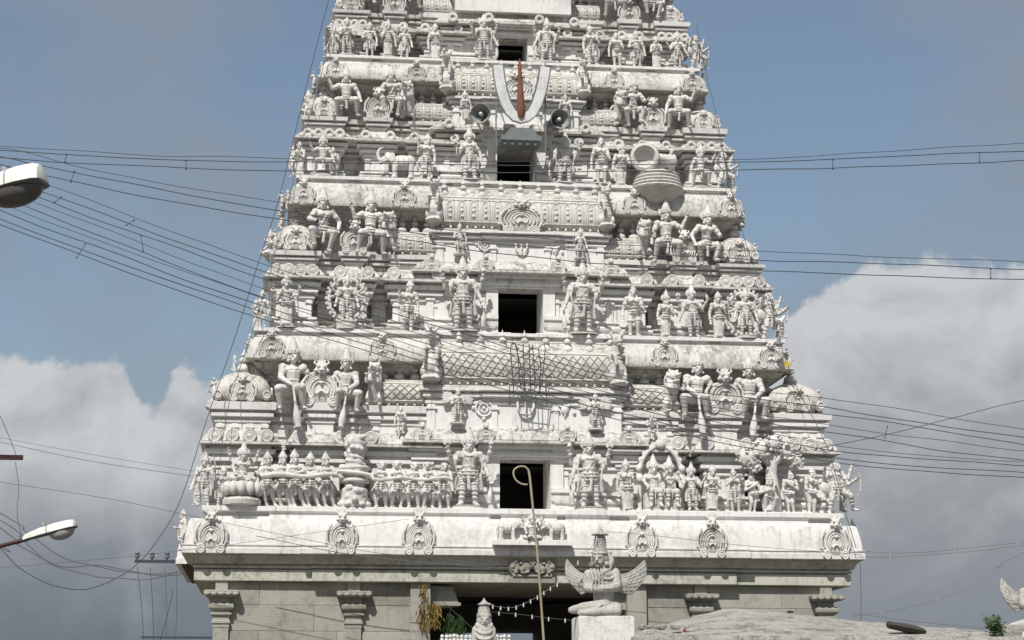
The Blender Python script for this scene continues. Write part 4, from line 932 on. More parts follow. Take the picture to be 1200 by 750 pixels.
# lotus throne with its deity
q = un(283, 590, .62)
b = Bag(); b.lathe([(.30, .0), (.50, .04), (.52, .16), (.46, .22), (.30, .25), (.28, .30)], n=20)
o = ob('lotus_throne', b, M_stat, None, (q.x, .62, LZ[0]-.01), label='round lotus flower throne at the left end of the lowest ledge', cat='sculpted throne')
b = Bag(); b.lathe([(.30, 0), (.43, .10), (.47, .22), (.45, .33), (.36, .36)], n=20)
for i in range(12):
    a = 2*pi*i/12; b.ell((.45*cos(a), .45*sin(a), .17), (.115, .115, .19), None, 8, 6)
ob('lotus_petals', b.mesh('lotus_petals', 50), M_stat, o, (0, 0, .29))
q2 = un(283, 517, .62); place('lotus', q.x, .60, LZ[0]+.63, q2.z-LZ[0]-.63, 'four armed crowned deity seated cross legged on the lotus throne', G_W[0])
# churning column, tortoise base and serpent rope
q = un(415, 590, .75)
b = Bag(); b.lathe([(.36, 0), (.36, .5), (.30, .54), (.26, .6), (.27, .78), (.34, .86), (.36, .98), (.30, 1.06), (.22, 1.2), (.20, 1.45), (.25, 1.55), (.30, 1.75), (.26, 1.95), (.05, 2.0)], n=18)
for z in (.72, .90, 1.06): b.tor((0, 0, z), (.1*sin(z*9), 0, 1), .34, .07, 20, 7)
rnd = random.Random(21)
for i_ in range(70):
    a = rnd.uniform(0, 2*pi); z = rnd.uniform(.05, 1.95); r_ = .33 if z < .55 else .27 if z < .8 else .34 if z < 1.1 else .21 if z < 1.5 else .27
    b.ell((r_*cos(a), r_*sin(a), z), (rnd.uniform(.05, .11), rnd.uniform(.05, .11), rnd.uniform(.05, .12)), None, 7, 5)
for z in (1.2, 1.34): b.tor((0, 0, z), (.2, .1, 1), .23, .05, 18, 6)
for e in (-1, 1): b.ell((e*.34, -.12, .1), (.12, .1, .08)); b.ell((e*.2, -.34, .08), (.1, .12, .07))
b.ell((0, -.42, .2), (.09, .12, .09))
ob('churning_column', b.remesh('churning_column', .02, 1), M_stat, None, (q.x, .75, LZ[0]), label='thick stone churning column between the two rows of rope pullers', cat='sculpted column')
b = Bag(); pts = []
for px in range(306, 396, 8): p = un(px, 557+1.5*sin(px*.11), .36); pts.append((p.x, .36, p.z))
pts += [(q.x-.45, .42, LZ[0]+.95), (q.x-.2, .38, LZ[0]+.93), (q.x+.1, .36, LZ[0]+.90), (q.x+.4, .42, LZ[0]+.86)]
for px in range(438, 529, 9): p = un(px, 561+1.5*sin(px*.13), .36); pts.append((p.x, .36, p.z))
b.tube(pts, [.075-.0015*i for i in range(len(pts))], 8); ob('serpent_rope', b, M_stat, None, label='long stone serpent held as a rope by the churning rows', cat='sculpted serpent')
# carved tree
q = un(906, 597, .95); T0 = Vector((q.x, .95, LZ[0]))
b = Bag(); b.tube([(0, 0, 0), (.03, 0, .6), (-.03, 0, 1.1), (.02, 0, 1.5)], [.24, .19, .16, .15], 12)
for e, z in ((-1, 1.7), (1, 1.75), (-.4, 1.85), (.5, 1.9)): b.tube([(0, 0, 1.35), (e*.3, -.1, z-.1), (e*.6, -.2, z)], [.12, .09, .05], 8)
o = ob('carved_tree', b, M_stat, None, T0, label='carved stone tree with leafy crown above the bathing women', cat='sculpted tree')
b = Bag(); rnd = random.Random(4)
for cx, cz, rr in ((-.75, 1.55, .30), (-.35, 1.78, .26), (.0, 1.95, .24), (.38, 1.72, .25), (.62, 1.45, .22), (-.55, 1.32, .2)):
    for i in range(34):
        v = Vector((rnd.gauss(0, 1), rnd.gauss(0, .7), rnd.gauss(0, 1))).normalized()
        p = Vector((cx, -.22, cz))+v*rr*rnd.uniform(.8, 1.05); b.ell(p, (.07, .035, .05), Matrix.Rotation(rnd.uniform(0, 3), 3, Vector((rnd.random(), rnd.random(), rnd.random()+.1)).normalized()), 5, 3)
    b.ell((cx, -.20, cz), (rr*.85, rr*.55, rr*.85))
ob('crown', b, M_stat, o)
# elephants bathing the goddess, on the main cornice
q = un(623, 636, -.02); zz = 6.42
b = Bag(); b.block(-1.0, 1.0, 0, .5, [(0, -.16), (.05, -.14), (.05, -.02), (0, 0)])
o = ob('relief_plinth', b, M_white, None, (q.x, -.22, zz), label='narrow plinth under the elephants on the main cornice below the lowest doorway', cat='plinth')
place('lotus', q.x, -.08, zz+.0, .80, 'seated goddess between two elephants on the main cornice', 'goddess and elephants on the main cornice')
place('elephant', q.x-.62, -.05, zz, .62, 'small elephant with raised trunk left of the seated cornice goddess', 'goddess and elephants on the main cornice', True)
place('elephant', q.x+.62, -.05, zz, .62, 'small elephant with raised trunk right of the seated cornice goddess', 'goddess and elephants on the main cornice')
# small winged men and attendants on the walls above the doorways
free('winged', 536, 453, 497, 1.12, 'small winged man on the left of the wall above the lowest doorway', 'small figures above the doorways', ped=.05)
free('winged', 698, 460, 504, 1.12, 'small winged man on the right of the wall above the lowest doorway', 'small figures above the doorways', True, ped=.05)
free('maiden', 469, 476, 508, 1.15, 'tiny standing figure in front of the lattice shrine left of the lowest centre', 'small figures above the doorways')
free('maiden', 764, 484, 516, 1.15, 'tiny standing figure in front of the lattice shrine right of the lowest centre', 'small figures above the doorways', True)
free('man', 539, 261, 299, 2.08, 'small figure on the left of the wall above the second doorway', 'small figures above the doorways', ped=.04)
free('man', 680, 266, 304, 2.08, 'small figure on the right of the wall above the second doorway', 'small figures above the doorways', True, ped=.04)
free('woman', 546, 105, 141, 3.1, 'small figure partly behind the left loudspeaker', 'small figures above the doorways')
free('woman', 663, 110, 147, 3.1, 'small figure partly behind the right loudspeaker', 'small figures above the doorways', True)
# second ledge
ledge(1, 'man', 308, 339, 'crowned figure at the far left corner of the second ledge', rz=-.4)
ledge(1, 'deity4', 337, 319, 'four armed deity second from the left corner of the second ledge', dy=-.05, ped=.05)
ledge(1, 'manyarm', 407, 319, 'many armed deity inside a stone ring on the second ledge', dy=-.05, ped=.26)
ledge(1, 'woman', 479, 327, 'slender attendant woman on the second ledge left of its door guardians')
ledge(1, 'guard4', 543, 300, 'large four armed door guardian on the left of the second doorway', ped=.08)
ledge(1, 'guard4', 682, 305, 'large four armed door guardian on the right of the second doorway', True, ped=.08)
ledge(1, 'maiden', 741, 335, 'bun haired maiden on the second ledge right of its door guardians')
ledge(1, 'woman', 780, 339, 'left attendant of the crowned trio on the second ledge', True)
ledge(1, 'deity4', 811, 332, 'middle four armed deity of the crowned trio on the second ledge', dy=-.06)
ledge(1, 'woman', 840, 341, 'right attendant of the crowned trio on the second ledge')
ledge(1, 'manyarm', 873, 336, 'stout deity with arched halo near the right end of the second ledge', dy=-.05, ped=.1)
ledge(1, 'warrior', 899, 343, 'warrior stepping outwards on the right corner of the second ledge', rz=.5)
# third ledge
ledge(2, 'prayer', 352, 165, 'praying figure at the far left corner of the third ledge', rz=-.5)
ledge(2, 'dancer', 379, 156, 'dancing deity near the left corner of the third ledge', ped=.08)
q = un(470, 175, 2.75); place('elephant', q.x, 2.75, LZ[2]-.02, un(470, 172, 2.75).z-LZ[2], 'white elephant with raised trunk on the third ledge', G_W[2])
ledge(2, 'woman', 500, 156, 'standing attendant just right of the elephant on the third ledge')
ledge(2, 'man', 551, 148, 'tall door guardian on the left of the third doorway under the loudspeaker', True, rz=-.2, ped=.05)
ledge(2, 'guard4', 661, 155, 'shaded door guardian on the right of the third doorway under the loudspeaker', True, ped=.05)
ledge(2, 'maiden', 703, 161, 'bun haired maiden on the third ledge left of the serpent couch', ped=.05)
ledge(2, 'woman', 728, 164, 'attendant standing against the serpent couch on the third ledge', True)
ledge(2, 'dancer', 820, 168, 'dancing deity near the right corner of the third ledge', True, ped=.08)
ledge(2, 'warrior', 845, 178, 'warrior leaning out over the right corner of the third ledge', rz=.6)
ledge(2, 'maiden', 391, 172, 'tiny maiden right of the left dancing deity on the third ledge', dy=.1)
# topmost ledge
ledge(3, 'winged', 407, 20, 'winged man at the left corner of the topmost ledge', ped=.06)
ledge(3, 'man', 433, 25, 'left attendant of the crowned trio on the topmost ledge')
ledge(3, 'deity4', 455, 22, 'middle four armed deity of the crowned trio on the topmost ledge', ped=.05)
ledge(3, 'man', 474, 26, 'right attendant of the crowned trio on the topmost ledge', True)
ledge(3, 'woman', 510, 27, 'attendant woman on the topmost ledge left of its door guardians')
ledge(3, 'guard4', 567, 16, 'four armed door guardian on the left of the topmost doorway', ped=.08)
ledge(3, 'guard4', 640, 20, 'four armed door guardian on the right of the topmost doorway', True, ped=.08)
ledge(3, 'woman', 693, 29, 'attendant woman on the topmost ledge right of its door guardians', True)
ledge(3, 'maiden', 722, 38, 'bun haired maiden right of centre on the topmost ledge')
ledge(3, 'man', 745, 35, 'crowned male attendant right of the bun haired maiden on the topmost ledge')
ledge(3, 'prayer', 769, 42, 'praying devotee near the right end of the topmost ledge')
ledge(3, 'deity4', 794, 36, 'four armed deity near the right corner of the topmost ledge', True, ped=.05)
ledge(3, 'warrior', 814, 42, 'warrior leaning out at the right corner of the topmost ledge', rz=.6)
ledge(3, 'man', 392, 30, 'small figure at the far left corner of the topmost ledge', rz=-.5)

# colossal guardians between the shrines
def giant(i, key, px, top, foot, label, mir=False, rz=0.0): free(key, px, top, foot, SB[i]+.46, label, G_H[i], mir, rz)
giant(0, 'giant', 343, 395, 482, 'huge seated guardian with club left of the leftmost great medallion', False, .12)
giant(0, 'giant', 404, 407, 484, 'huge seated guardian with club right of the leftmost great medallion', True, -.12)
giant(0, 'giant', 816, 410, 491, 'huge seated guardian with club left of the right great medallion, lowest row', False, .12)
giant(0, 'giant', 879, 414, 494, 'huge seated guardian with club right of the right great medallion, lowest row', True, -.1)
giant(1, 'dancer2', 378, 219, 297, 'large seated female guardian left of the second row left medallion', True)
giant(1, 'dancer', 433, 222, 299, 'large stepping guardian right of the second row left medallion')
giant(1, 'dancer', 781, 233, 310, 'large stepping guardian left of the second row right medallion', True)
giant(1, 'dancer2', 827, 238, 313, 'large seated guardian right of the second row right medallion')
giant(2, 'dancer', 406, 77, 138, 'large stepping guardian left of the third row left medallion')
giant(2, 'dancer2', 460, 76, 138, 'large female guardian right of the third row left medallion', True)
giant(2, 'dancer2', 742, 88, 150, 'large seated guardian left of the third row right medallion')
giant(2, 'dancer', 796, 91, 152, 'large bare chested guardian right of the third row right medallion', True)
giant(3, 'dancer2', 430, -42, 9, 'guardian cut by the top edge, left of the topmost left medallion')
giant(3, 'dancer', 481, -42, 11, 'guardian cut by the top edge, right of the topmost left medallion', True)
giant(3, 'dancer', 720, -34, 21, 'guardian cut by the top edge, left of the topmost right medallion')
giant(3, 'dancer2', 765, -32, 23, 'guardian cut by the top edge, right of the topmost right medallion', True)
# lions at the ends of the side shrines, horned beasts at the ends of the central ones
ROW = ['first', 'second', 'third', 'topmost']
for i, (lx, lt, lf, rx, rt, rf) in enumerate(((438, 424, 476, 787, 433, 484), (456, 248, 294, 755, 257, 303), (478, 95, 138, 727, 105, 148))):
    free('lion', lx, lt, lf, SB[i]+.50, f'maned lion rearing at the left end of the left side shrine, {ROW[i]} row', 'lions on the side shrines', False, -.3)
    free('lion', rx, rt, rf, SB[i]+.50, f'maned lion rearing at the right end of the right side shrine, {ROW[i]} row', 'lions on the side shrines', True, .3)
for i, (lx, lt, lf, rx, rt, rf) in enumerate(((505, 379, 446, 724, 388, 452), (509, 206, 260, 710, 214, 267), (524, 58, 106, 684, 66, 111))):
    free('beast', lx, lt, lf, SB[i]+.30, f'tall horned beast at the left end of the central wagon roof, {ROW[i]} row', 'horned beasts on the central shrines', False, -.25)
    free('beast', rx, rt, rf, SB[i]+.30, f'tall horned beast at the right end of the central wagon roof, {ROW[i]} row', 'horned beasts on the central shrines', True, .25)
# figures that break the outline on the two flanks
def flank(key, px, top, foot, Y, label, left): free(key, px, top, foot, Y, label, 'figures along the edges of the tower', not left, -1.2 if left else 1.2)
for a in (('man', 214, 596, 645, 2.2, 'figure at the left end of the main cornice, outlined against the sky', True), ('deity4', 1000, 608, 652, 1.6, 'small figure at the right end of the main cornice, outlined against the sky', False),
          ('woman', 231, 545, 592, 2.6, 'slim figure behind the far left corner of the lowest ledge', True), ('prayer', 988, 560, 600, 2.4, 'praying figure behind the warrior on the lowest right corner', False),
          ('lotus', 254, 445, 480, 2.6, 'seated figure on the left edge beside the lowest domed shrine', True), ('man', 275, 415, 440, 3.2, 'small figure on the left edge above the lowest domed shrine', True), ('prayer', 293, 390, 420, 2.6, 'small praying figure at the left end of the second great cornice', True),
          ('man', 922, 408, 440, 2.8, 'figure at the right end of the second great cornice', False), ('deity4', 958, 462, 500, 2.6, 'figure on the right edge beside the lowest domed shrine', False),
          ('woman', 300, 350, 388, 3.4, 'slim figure on the left edge of the second ledge', True), ('warrior', 909, 352, 394, 3.4, 'warrior on the right edge of the second ledge', False),
          ('lotus', 317, 268, 300, 3.4, 'seated figure on the left edge beside the second domed shrine', True), ('prayer', 337, 222, 246, 3.4, 'small praying figure at the left end of the third great cornice', True), ('man', 862, 232, 260, 3.4, 'figure at the right end of the third great cornice', False),
          ('man', 343, 170, 207, 4.4, 'slim figure on the left edge of the third ledge', True), ('deity4', 855, 182, 222, 4.4, 'figure on the right edge of the third ledge', False),
          ('lotus', 362, 105, 133, 4.4, 'seated figure on the left edge beside the third domed shrine', True), ('prayer', 377, 72, 93, 4.2, 'small praying figure at the left end of the topmost great cornice', True), ('man', 824, 84, 108, 4.2, 'figure at the right end of the topmost great cornice', False),
          ('woman', 384, 33, 66, 5.2, 'slim figure on the left edge of the topmost ledge', True), ('prayer', 820, 48, 82, 5.2, 'praying figure on the right edge of the topmost ledge', False)):
    flank(*a)
# coiled serpent couch with its round hood
q = un(770, 222, 2.6); b = Bag(); k_ = 1.0
b.lathe([(.1, -.45), (.42, -.34), (.72, -.08), (.78, 0)], n=26)
for i_ in range(5): b.lathe([(.60-.03*i_, .0+.105*i_), (.74-.035*i_, .01+.105*i_), (.77-.035*i_, .05+.105*i_), (.74-.035*i_, .09+.105*i_), (.60-.03*i_, .103+.105*i_)], n=26)
o = ob('serpent_couch', b.mesh('serpent_couch', 50), M_stat, None, (q.x, 2.62, LZ[2]-.17), label='coiled stone serpent couch with round hood on the third ledge', cat='sculpted serpent')
b = Bag(); b.lathe([(.02, -.10), (.24, -.06), (.28, .10), (.33, .17), (.40, .14), (.43, .04), (.41, -.14), (.2, -.30), (.02, -.34)], n=24, rot=Matrix.Rotation(pi/2, 3, 'X')); b.cap((.40, .1, .02), (.75, .25, -.1), .12, .2, 10); ob('serpent_hood', b.mesh('serpent_hood', 50), M_stat, o, (-.40, -.30, .93), (.1, 0, -.2))
b = figure([A(-1, (-.22, -.03, .59), (-.25, -.1, .46)), A(1, (.2, -.06, .6), (.1, -.15, .68))], LEG2, 'm'); PROTO['recl'] = None; del PROTO['recl']
place('prayer', q.x+.42, 2.50, LZ[2]+.33, .80, 'small figure standing on the coils of the serpent couch', G_W[2])

# ------------------------------------------------------------------ emblem, loudspeakers and wire frames fixed to the tower
q = un(610, 150, 2.0)
e0 = empty('illuminated_emblem_sign', (q.x, 2.0, 17.6), 'large grey U shaped temple mark sign with red centre stroke above the third doorway', 'sign')
def E(px, py, Y=2.0): p = un(px, py, Y); return (p.x-e0.location.x, Y-2.0, p.z-e0.location.z)
b = Bag(); U = [(584, 77), (586, 92), (590, 112), (596, 128), (603, 137), (610, 140), (618, 138), (626, 129), (632, 113), (636, 95), (639, 80)]
pts = [Vector(E(*u)) for u in [(583.5, 76), (585, 90), (588, 106), (592.5, 120), (598, 130), (604, 136), (610.5, 138), (617, 136.5), (623.5, 131), (629, 121), (633.5, 107), (637, 91), (639, 78)]]; rs = []
for i, p in enumerate(pts):
    d = (pts[min(i+1, len(pts)-1)]-pts[max(i-1, 0)]).normalized(); n_ = Vector((-d.z, 0, d.x))
    wd = .15 if 0 < i < len(pts)-1 else .13
    rs.append([tuple(p+n_*wd), tuple(p-n_*wd), tuple(p-n_*wd+Vector((0, .12, 0))), tuple(p+n_*wd+Vector((0, .12, 0)))])
b.rings(rs); ob('white_stroke', b, M_silver, e0)
b = Bag()
for sg in (-1, 1):
    rim = []
    for i, p in enumerate(pts):
        d = (pts[min(i+1, len(pts)-1)]-pts[max(i-1, 0)]).normalized(); n_ = Vector((-d.z, 0, d.x)); rim.append(p+n_*sg*.158+Vector((0, -.01, 0)))
    b.tube(rim, .02, 5)
ob('stroke_rim', b, M_panel, e0)
b = Bag(); prof = [(609, 69, .02), (609, 78, .05), (609.5, 95, .07), (610, 112, .10), (610.5, 126, .125), (610.5, 134, .10), (610.5, 138, .03)]; rs = []
for px, py, r_ in prof:
    p = E(px, py, 1.95); rs.append([(p[0]+r_*cos(t), p[1]+r_*.5*sin(t), p[2]) for t in (2*pi*j/10 for j in range(10))])
b.rings(rs); ob('red_stroke', b, M_red, e0)
b = Bag(); p0 = E(587, 163); p1 = E(635, 163); p2 = E(610, 154)
b.box(p0[0], p1[0], -.05, .9, p0[2]-.02, p0[2]+.12); b.rings([[(p0[0]+.1, y, p0[2]+.12), (p1[0]-.1, y, p0[2]+.12), (p1[0]-.28, y, p2[2]+.10), (p0[0]+.28, y, p2[2]+.10)] for y in (-.04, .6)])
for i_ in range(5): b.box(p0[0]+.08+i_*.22, p0[0]+.14+i_*.22, .0, .04, p0[2]-.14, p0[2]-.02)
ob('base_tray', b, M_panel, e0)
b = Bag()
for px in (582, 640):
    a_, c_ = E(px, 176), E(px, 72); b.box(a_[0]-.02, a_[0]+.02, .14, .18, a_[2], c_[2])
a_, c_ = E(590, 140), E(632, 100); 
for px in (588, 632): p = E(px, 100); b.box(p[0]-.015, p[0]+.015, .1, 1.1, p[2]-.015, p[2]+.015); p = E(px, 158); b.box(p[0]-.015, p[0]+.015, .1, 1.1, p[2]-.02, p[2]+.01)
ob('sheet_backing', b, M_panel, e0)
b = Bag()
for sx_ in (-1, 1): pass
def horn(px, py, Y, label, yaw, pitch):
    p = un(px, py, Y); o = empty('horn_loudspeaker', p, label, 'loudspeaker', 'horn loudspeakers beside the temple mark'); rot = (pi/2+pitch, 0, yaw)
    b = Bag(); b.rings([[(r_*cos(t), r_*sin(t), z) for t in (2*pi*j/26 for j in range(26))] for r_, z in ((.29, .0), (.295, -.012), (.30, .0), (.285, .03), (.285, .0))], False, False)
    pr = [(.285, 0), (.24, -.07), (.18, -.18), (.11, -.30), (.07, -.38)]
    b.rings([[(r_*cos(t), r_*sin(t), z) for t in (2*pi*j/26 for j in range(26))] for r_, z in pr]+[[((r_+.012)*cos(t), (r_+.012)*sin(t), z) for t in (2*pi*j/26 for j in range(26))] for r_, z in reversed(pr)], False, False)
    me = b.mesh('bell', 50); ob('bell', me, M_horn, o, rot=rot)
    b = Bag(); b.lathe([(.02, .02), (.055, -.02), (.05, -.12), (.06, -.30), (.02, -.36)], n=14); ob('re_entrant_cone', b, M_silver, o, rot=rot)
    b = Bag(); b.lathe([(.09, -.36), (.11, -.38), (.11, -.52), (.08, -.56)], n=14); ob('driver', b, M_panel, o, rot=rot)
    b = Bag(); b.box(-.02, .02, .2, 1.0, -.05, -.01); b.box(-.10, .10, .22, .26, -.12, .08); ob('bracket', b, M_panel, o)
horn(563, 133, 2.2, 'grey horn loudspeaker on the left of the U shaped temple mark', -.35, .12)
horn(656, 139.5, 2.2, 'grey horn loudspeaker on the right of the U shaped temple mark', .30, .12)
# small frame of bent rods in the shape of the same mark
q = un(620, 470, .62)
b = Bag()
def Q(px, py, Y=.62): p = un(px, py, Y); return (p.x, p.y, p.z)
for loop in ([(602, 458), (600, 430), (598, 408), (600, 403), (604, 403), (606, 409), (608, 430), (610, 455)], [(632, 455), (634, 430), (631, 409), (634, 404), (638, 404), (639, 409), (637, 432), (633, 458)],
             [(615, 458), (614, 430), (613, 403)], [(622, 458), (621, 430), (620, 403)], [(627, 455), (626, 430), (624, 404)], [(602, 458), (610, 464), (620, 466), (633, 458)], [(610, 455), (618, 459), (627, 455)],
             [(596, 468), (606, 461), (618, 470), (632, 462), (641, 470)], [(596, 474), (612, 468), (640, 476)], [(597, 453), (598, 474)], [(640, 455), (641, 476)], [(604, 405), (613, 440)], [(604, 430), (636, 434)], [(603, 448), (635, 452)]):
    b.tube([Q(*p) for p in loop], .014, 5)
ob('rod_frame_emblem', b, M_wire, None, label='dark bent rod frame of the temple mark hanging before the lattice roof', cat='metal frame')

def catmull(P, n=10):
    if len(P) == 2:
        return [P[0].lerp(P[1], i/12) for i in range(13)]
    o = []; Q_ = [P[0]*2-P[1]]+P+[P[-1]*2-P[-2]]
    for i in range(1, len(Q_)-2):
        a_, b_, c_, d_ = Q_[i-1:i+3]
        for j in range(n):
            t = j/n; o.append(.5*((2*b_)+(c_-a_)*t+(2*a_-5*b_+4*c_-d_)*t*t+(3*b_-a_-3*c_+d_)*t*t*t))
    return o+[P[-1]]
# ------------------------------------------------------------------ in front: winged statue, mandapa roof, pipe, garlands
YF = -13.0
q = un(709, 724, YF); pxm = 60.0
def F(px, py, Y=YF): return un(px, py, Y)
sc = (F(709, 620).z-F(709, 724).z)      # seated height with crown
b = Bag(); u = .01*sc/1.04            # one photograph pixel at this distance, in metres
def L(px, py, y=0.0): return Vector(((px-709)*u, y*u, (724-py)*u))
# folded legs
b.chain([L(720, 714, 2), L(705, 712, -14), L(682, 714, -18), L(668, 716, -12)], [8*u, 8.5*u, 7*u, 4.5*u], 12); b.chain([L(712, 714, 2), L(719, 714, -14), L(719, 717, -18), L(692, 719, -24), L(676, 720, -22)], [8*u, 8*u, 7*u, 5*u, 3.5*u], 12); b.chain([L(708, 709, -16), L(700, 711, -24), L(690, 718, -26)], 1.6*u, 6)
b.ell(L(708, 714, 0), (15*u, 15*u, 8*u), None, 14, 8); b.cap(L(707, 710, 2), L(708, 692, 3), 11*u, 12.5*u, 14)
# torso with drapery, stumps of the arms
b.ell(L(706, 684, 0), (17*u, 12*u, 13*u), None, 14, 9); b.ell(L(706, 674, 0), (18*u, 11*u, 9*u), None, 14, 9); b.cap(L(690, 674, 0), L(688, 689, -5), 6.5*u, 6*u, 10); b.cap(L(721, 672, 0), L(721, 688, -6), 7*u, 6.5*u, 10)
b.chain([L(688, 690, -7), L(700, 691, -12), L(714, 690, -12), L(721, 688, -9)], [5.5*u, 5*u, 5*u, 6*u], 10)
for x0, x1 in ((691, 699), (695, 703), (699, 707), (703, 711)): b.chain([L(x0, 668, -10), L((x0+x1)/2-2, 680, -14), L(x1-8, 693, -15)], 1.3*u, 6)
for r_, zc in ((12, 672), (15, 675), (18, 679)): b.tor(L(709, zc, -3), (0, -.9, 1), r_*u, 1.3*u, 20, 6)
b.cap(L(706, 670, -2), L(705, 660, -3), 6.5*u, 6.5*u, 12)
# head turned to the left, hanging hair locks, tall capped crown
hc = L(702, 655, -5); add_head(b, hc, 9.2*u/.07*1.0, 'm', -.45)
b.ell(L(709, 655, 3), (8*u, 8*u, 11*u)); b.chain([L(714, 650, -2), L(717, 658, -4), L(713, 668, -6), L(706, 672, -9)], [3.2*u, 3.6*u, 3.4*u, 3*u], 8)
for z_ in (648, 652, 656, 660, 664): b.ell(L(715, z_, -3), (3.2*u, 3*u, 2.4*u), None, 7, 5)
for s_ in (-1, 1):       # wings: separate feathers fanning from the shoulder
    rx = 707+s_*15
    NV, NTT = 48, 18; gf, gb = [], []
    for iv in range(NV+1):
        f_ = iv/NV
        tip = L(712+s_*(46.5+4.5*sin(f_*pi)-17*f_**2.2), 655+42*f_**1.05, 8); root = L(707+s_*(15-4*f_), 674+17*f_, 3)
        for it in range(NTT+1):
            t = it/NTT; p = root.lerp(tip, t)+Vector((0, 0, -5.0*u*(1-f_)*sin(t*pi)))
            sc_ = abs(sin(pi*(f_*7+.5*t)))**.6 if t > .25 else .7
            th = (2.9-1.3*t)*u*(.62+.38*sc_)+.25*u*sin(t*40+f_*9)*(t > .3)
            gf.append(p+Vector((0, -th, 0))); gb.append(p+Vector((0, 1.6*u, 0)))
    n_ = NTT+1; N_ = len(gf); fs = []
    for iv in range(NV):
        for it in range(NTT):
            q_ = (iv*n_+it, iv*n_+it+1, (iv+1)*n_+it+1, (iv+1)*n_+it); fs += [q_, tuple(N_+x for x in reversed(q_))]
    bd = [it for it in range(NTT)]+[iv*n_+NTT for iv in range(NV)]+[NV*n_+it for it in range(NTT, 0, -1)]+[iv*n_ for iv in range(NV, 0, -1)]
    for x, y in zip(bd, bd[1:]+bd[:1]): fs.append((x, N_+x, N_+y, y))
    b.add(gf+gb, fs)
    b.ell(L(708+s_*20, 682, 5), (12*u, 4*u, 9*u), None, 12, 7)
GAR = b.remesh('winged_statue', .55*u, 1); GAR.materials.append(M_gar)
c = Bag(); hx = L(703.5, 645, -2)
c.lathe([(7.6*u, -3*u), (8.2*u, 0), (7.2*u, 2*u), (6.9*u, 8*u), (6.3*u, 14*u), (6.6*u, 15*u), (5.8*u, 16*u), (5.6*u, 17*u), (10*u, 17.5*u), (10.3*u, 18.3*u), (6*u, 21*u), (4*u, 22.5*u), (3.6*u, 24*u), (.4*u, 27*u)], n=18)
for i_ in range(14):
    a = 2*pi*i_/14
    for z_ in (3, 6, 9, 12): c.ell(((7.3-.06*z_)*u*cos(a+z_), (7.3-.06*z_)*u*sin(a+z_), z_*u), (1.0*u, 1.0*u, 1.3*u), None, 6, 4)
GCR = c.mesh('crown', 45)
def garuda(x, y, z, s_, label, rz=0.0):
    o = ob('winged_statue', GAR, None, None, (x, y, z), (0, 0, rz), s_, label, 'statue', 'weathered winged statues on the near roof')
    ob('crown', GCR, M_gar, o, hx); return o
garuda(q.x, YF, q.z, 1.0, 'large bare cement winged statue sitting on the pale block before the gate')
def block_ped(xa, xb, ztop, zbot, y0, y1, label):
    b = Bag(); w2, d2, h = (xb-xa)/2, (y1-y0)/2, ztop-zbot; c = .05
    b.rings([[(sx*w, sy*d, z) for sx, sy in ((-1, -1), (1, -1), (1, 1), (-1, 1))] for w, d, z in ((w2, d2, 0), (w2, d2, h-c), (w2-c*.3, d2-c*.3, h-c*.3), (w2-c, d2-c, h))])
    return ob('statue_pedestal', b, M_ped, None, ((xa+xb)/2, (y0+y1)/2, zbot), label=label, cat='pedestal')
pa, pb = F(677, 724, YF-.35), F(742, 724, YF-.35); ZR = F(600, 757).z
block_ped(pa.x, pb.x, q.z+.02, ZR-.02, YF-.45, YF+.45, 'whitewashed cement block carrying the large winged statue')
# mandapa hall: walls, flat deck on the left, low pyramid roof on the right
hall = empty('pillared_hall', (6, YF+3, 0), 'low flat hall with weathered sloping cement roof in front of the tower', 'building')
def hb(nm, me, m): o = ob(nm, me, m, None); o.parent = hall; o.matrix_parent_inverse = Matrix.Translation(-Vector(hall.location)); return o
xl = F(510, 750).x; xr = 22.0
b = Bag(); b.box(xl-.3, xr-.2, YF-1.0, YF+6, -.1, ZR-.25); hb('hall_wall', b, M_stone)
b = Bag(); b.block(xl-.3, xr, YF-1.05, YF+6.2, [(.05, ZR-.26), (.25, ZR-.22), (.25, ZR-.06), (.15, ZR)]); hb('deck_slab', b, M_roof)
# roof mound as an uneven sheet
x0 = F(742, 745).x+.15; ztop = F(858, 713, YF+3.5).z; zed = F(900, 746, YF-1).z
b = Bag(); NX, NY = 150, 46; grid = []
xpk = F(858, 713, YF+3.5).x
for j in range(NY+1):
    for i in range(NX+1):
        x = x0+(xr-x0)*i/NX; y = YF-1.0+7.0*j/NY; t = j/NY
        ridge = 1-abs(t-.64)/.64
        along = (max(0, 1-((xpk-x)/(xpk-x0+.25))**1.25) if x < xpk else max(.10, 1-((x-xpk)/9.5))**1.0)
        z = zed+(ztop-zed)*ridge*along+.05*mnoise.noise(Vector((x*.9, y*2.2, 0)))+.03*mnoise.noise(Vector((x*4, y*6, 3)))+.012*mnoise.noise(Vector((x*12, y*14, 5)))
        grid.append((x, y, z))
n0 = NX+1; fs = [(j*n0+i, j*n0+i+1, (j+1)*n0+i+1, (j+1)*n0+i) for j in range(NY) for i in range(NX)]
b.add(grid, fs)
m0 = len(b.v)
for (ii, jj) in [(i, 0) for i in range(n0)]: pass
rim = [i for i in range(n0)]; low = [(grid[i][0], grid[i][1], ZR-.1) for i in rim]; b.add(low, []); o_ = len(b.v)-n0
for i in range(NX): b.f.append((i, i+1, o_+i+1, o_+i))
left = [j*n0 for j in range(NY+1)]; b.add([(grid[k2][0], grid[k2][1], ZR-.1) for k2 in left], []); o_ = len(b.v)-(NY+1)
for j in range(NY): b.f.append((left[j], left[j+1], o_+j+1, o_+j))
hb('mound_roof', b, M_roof)
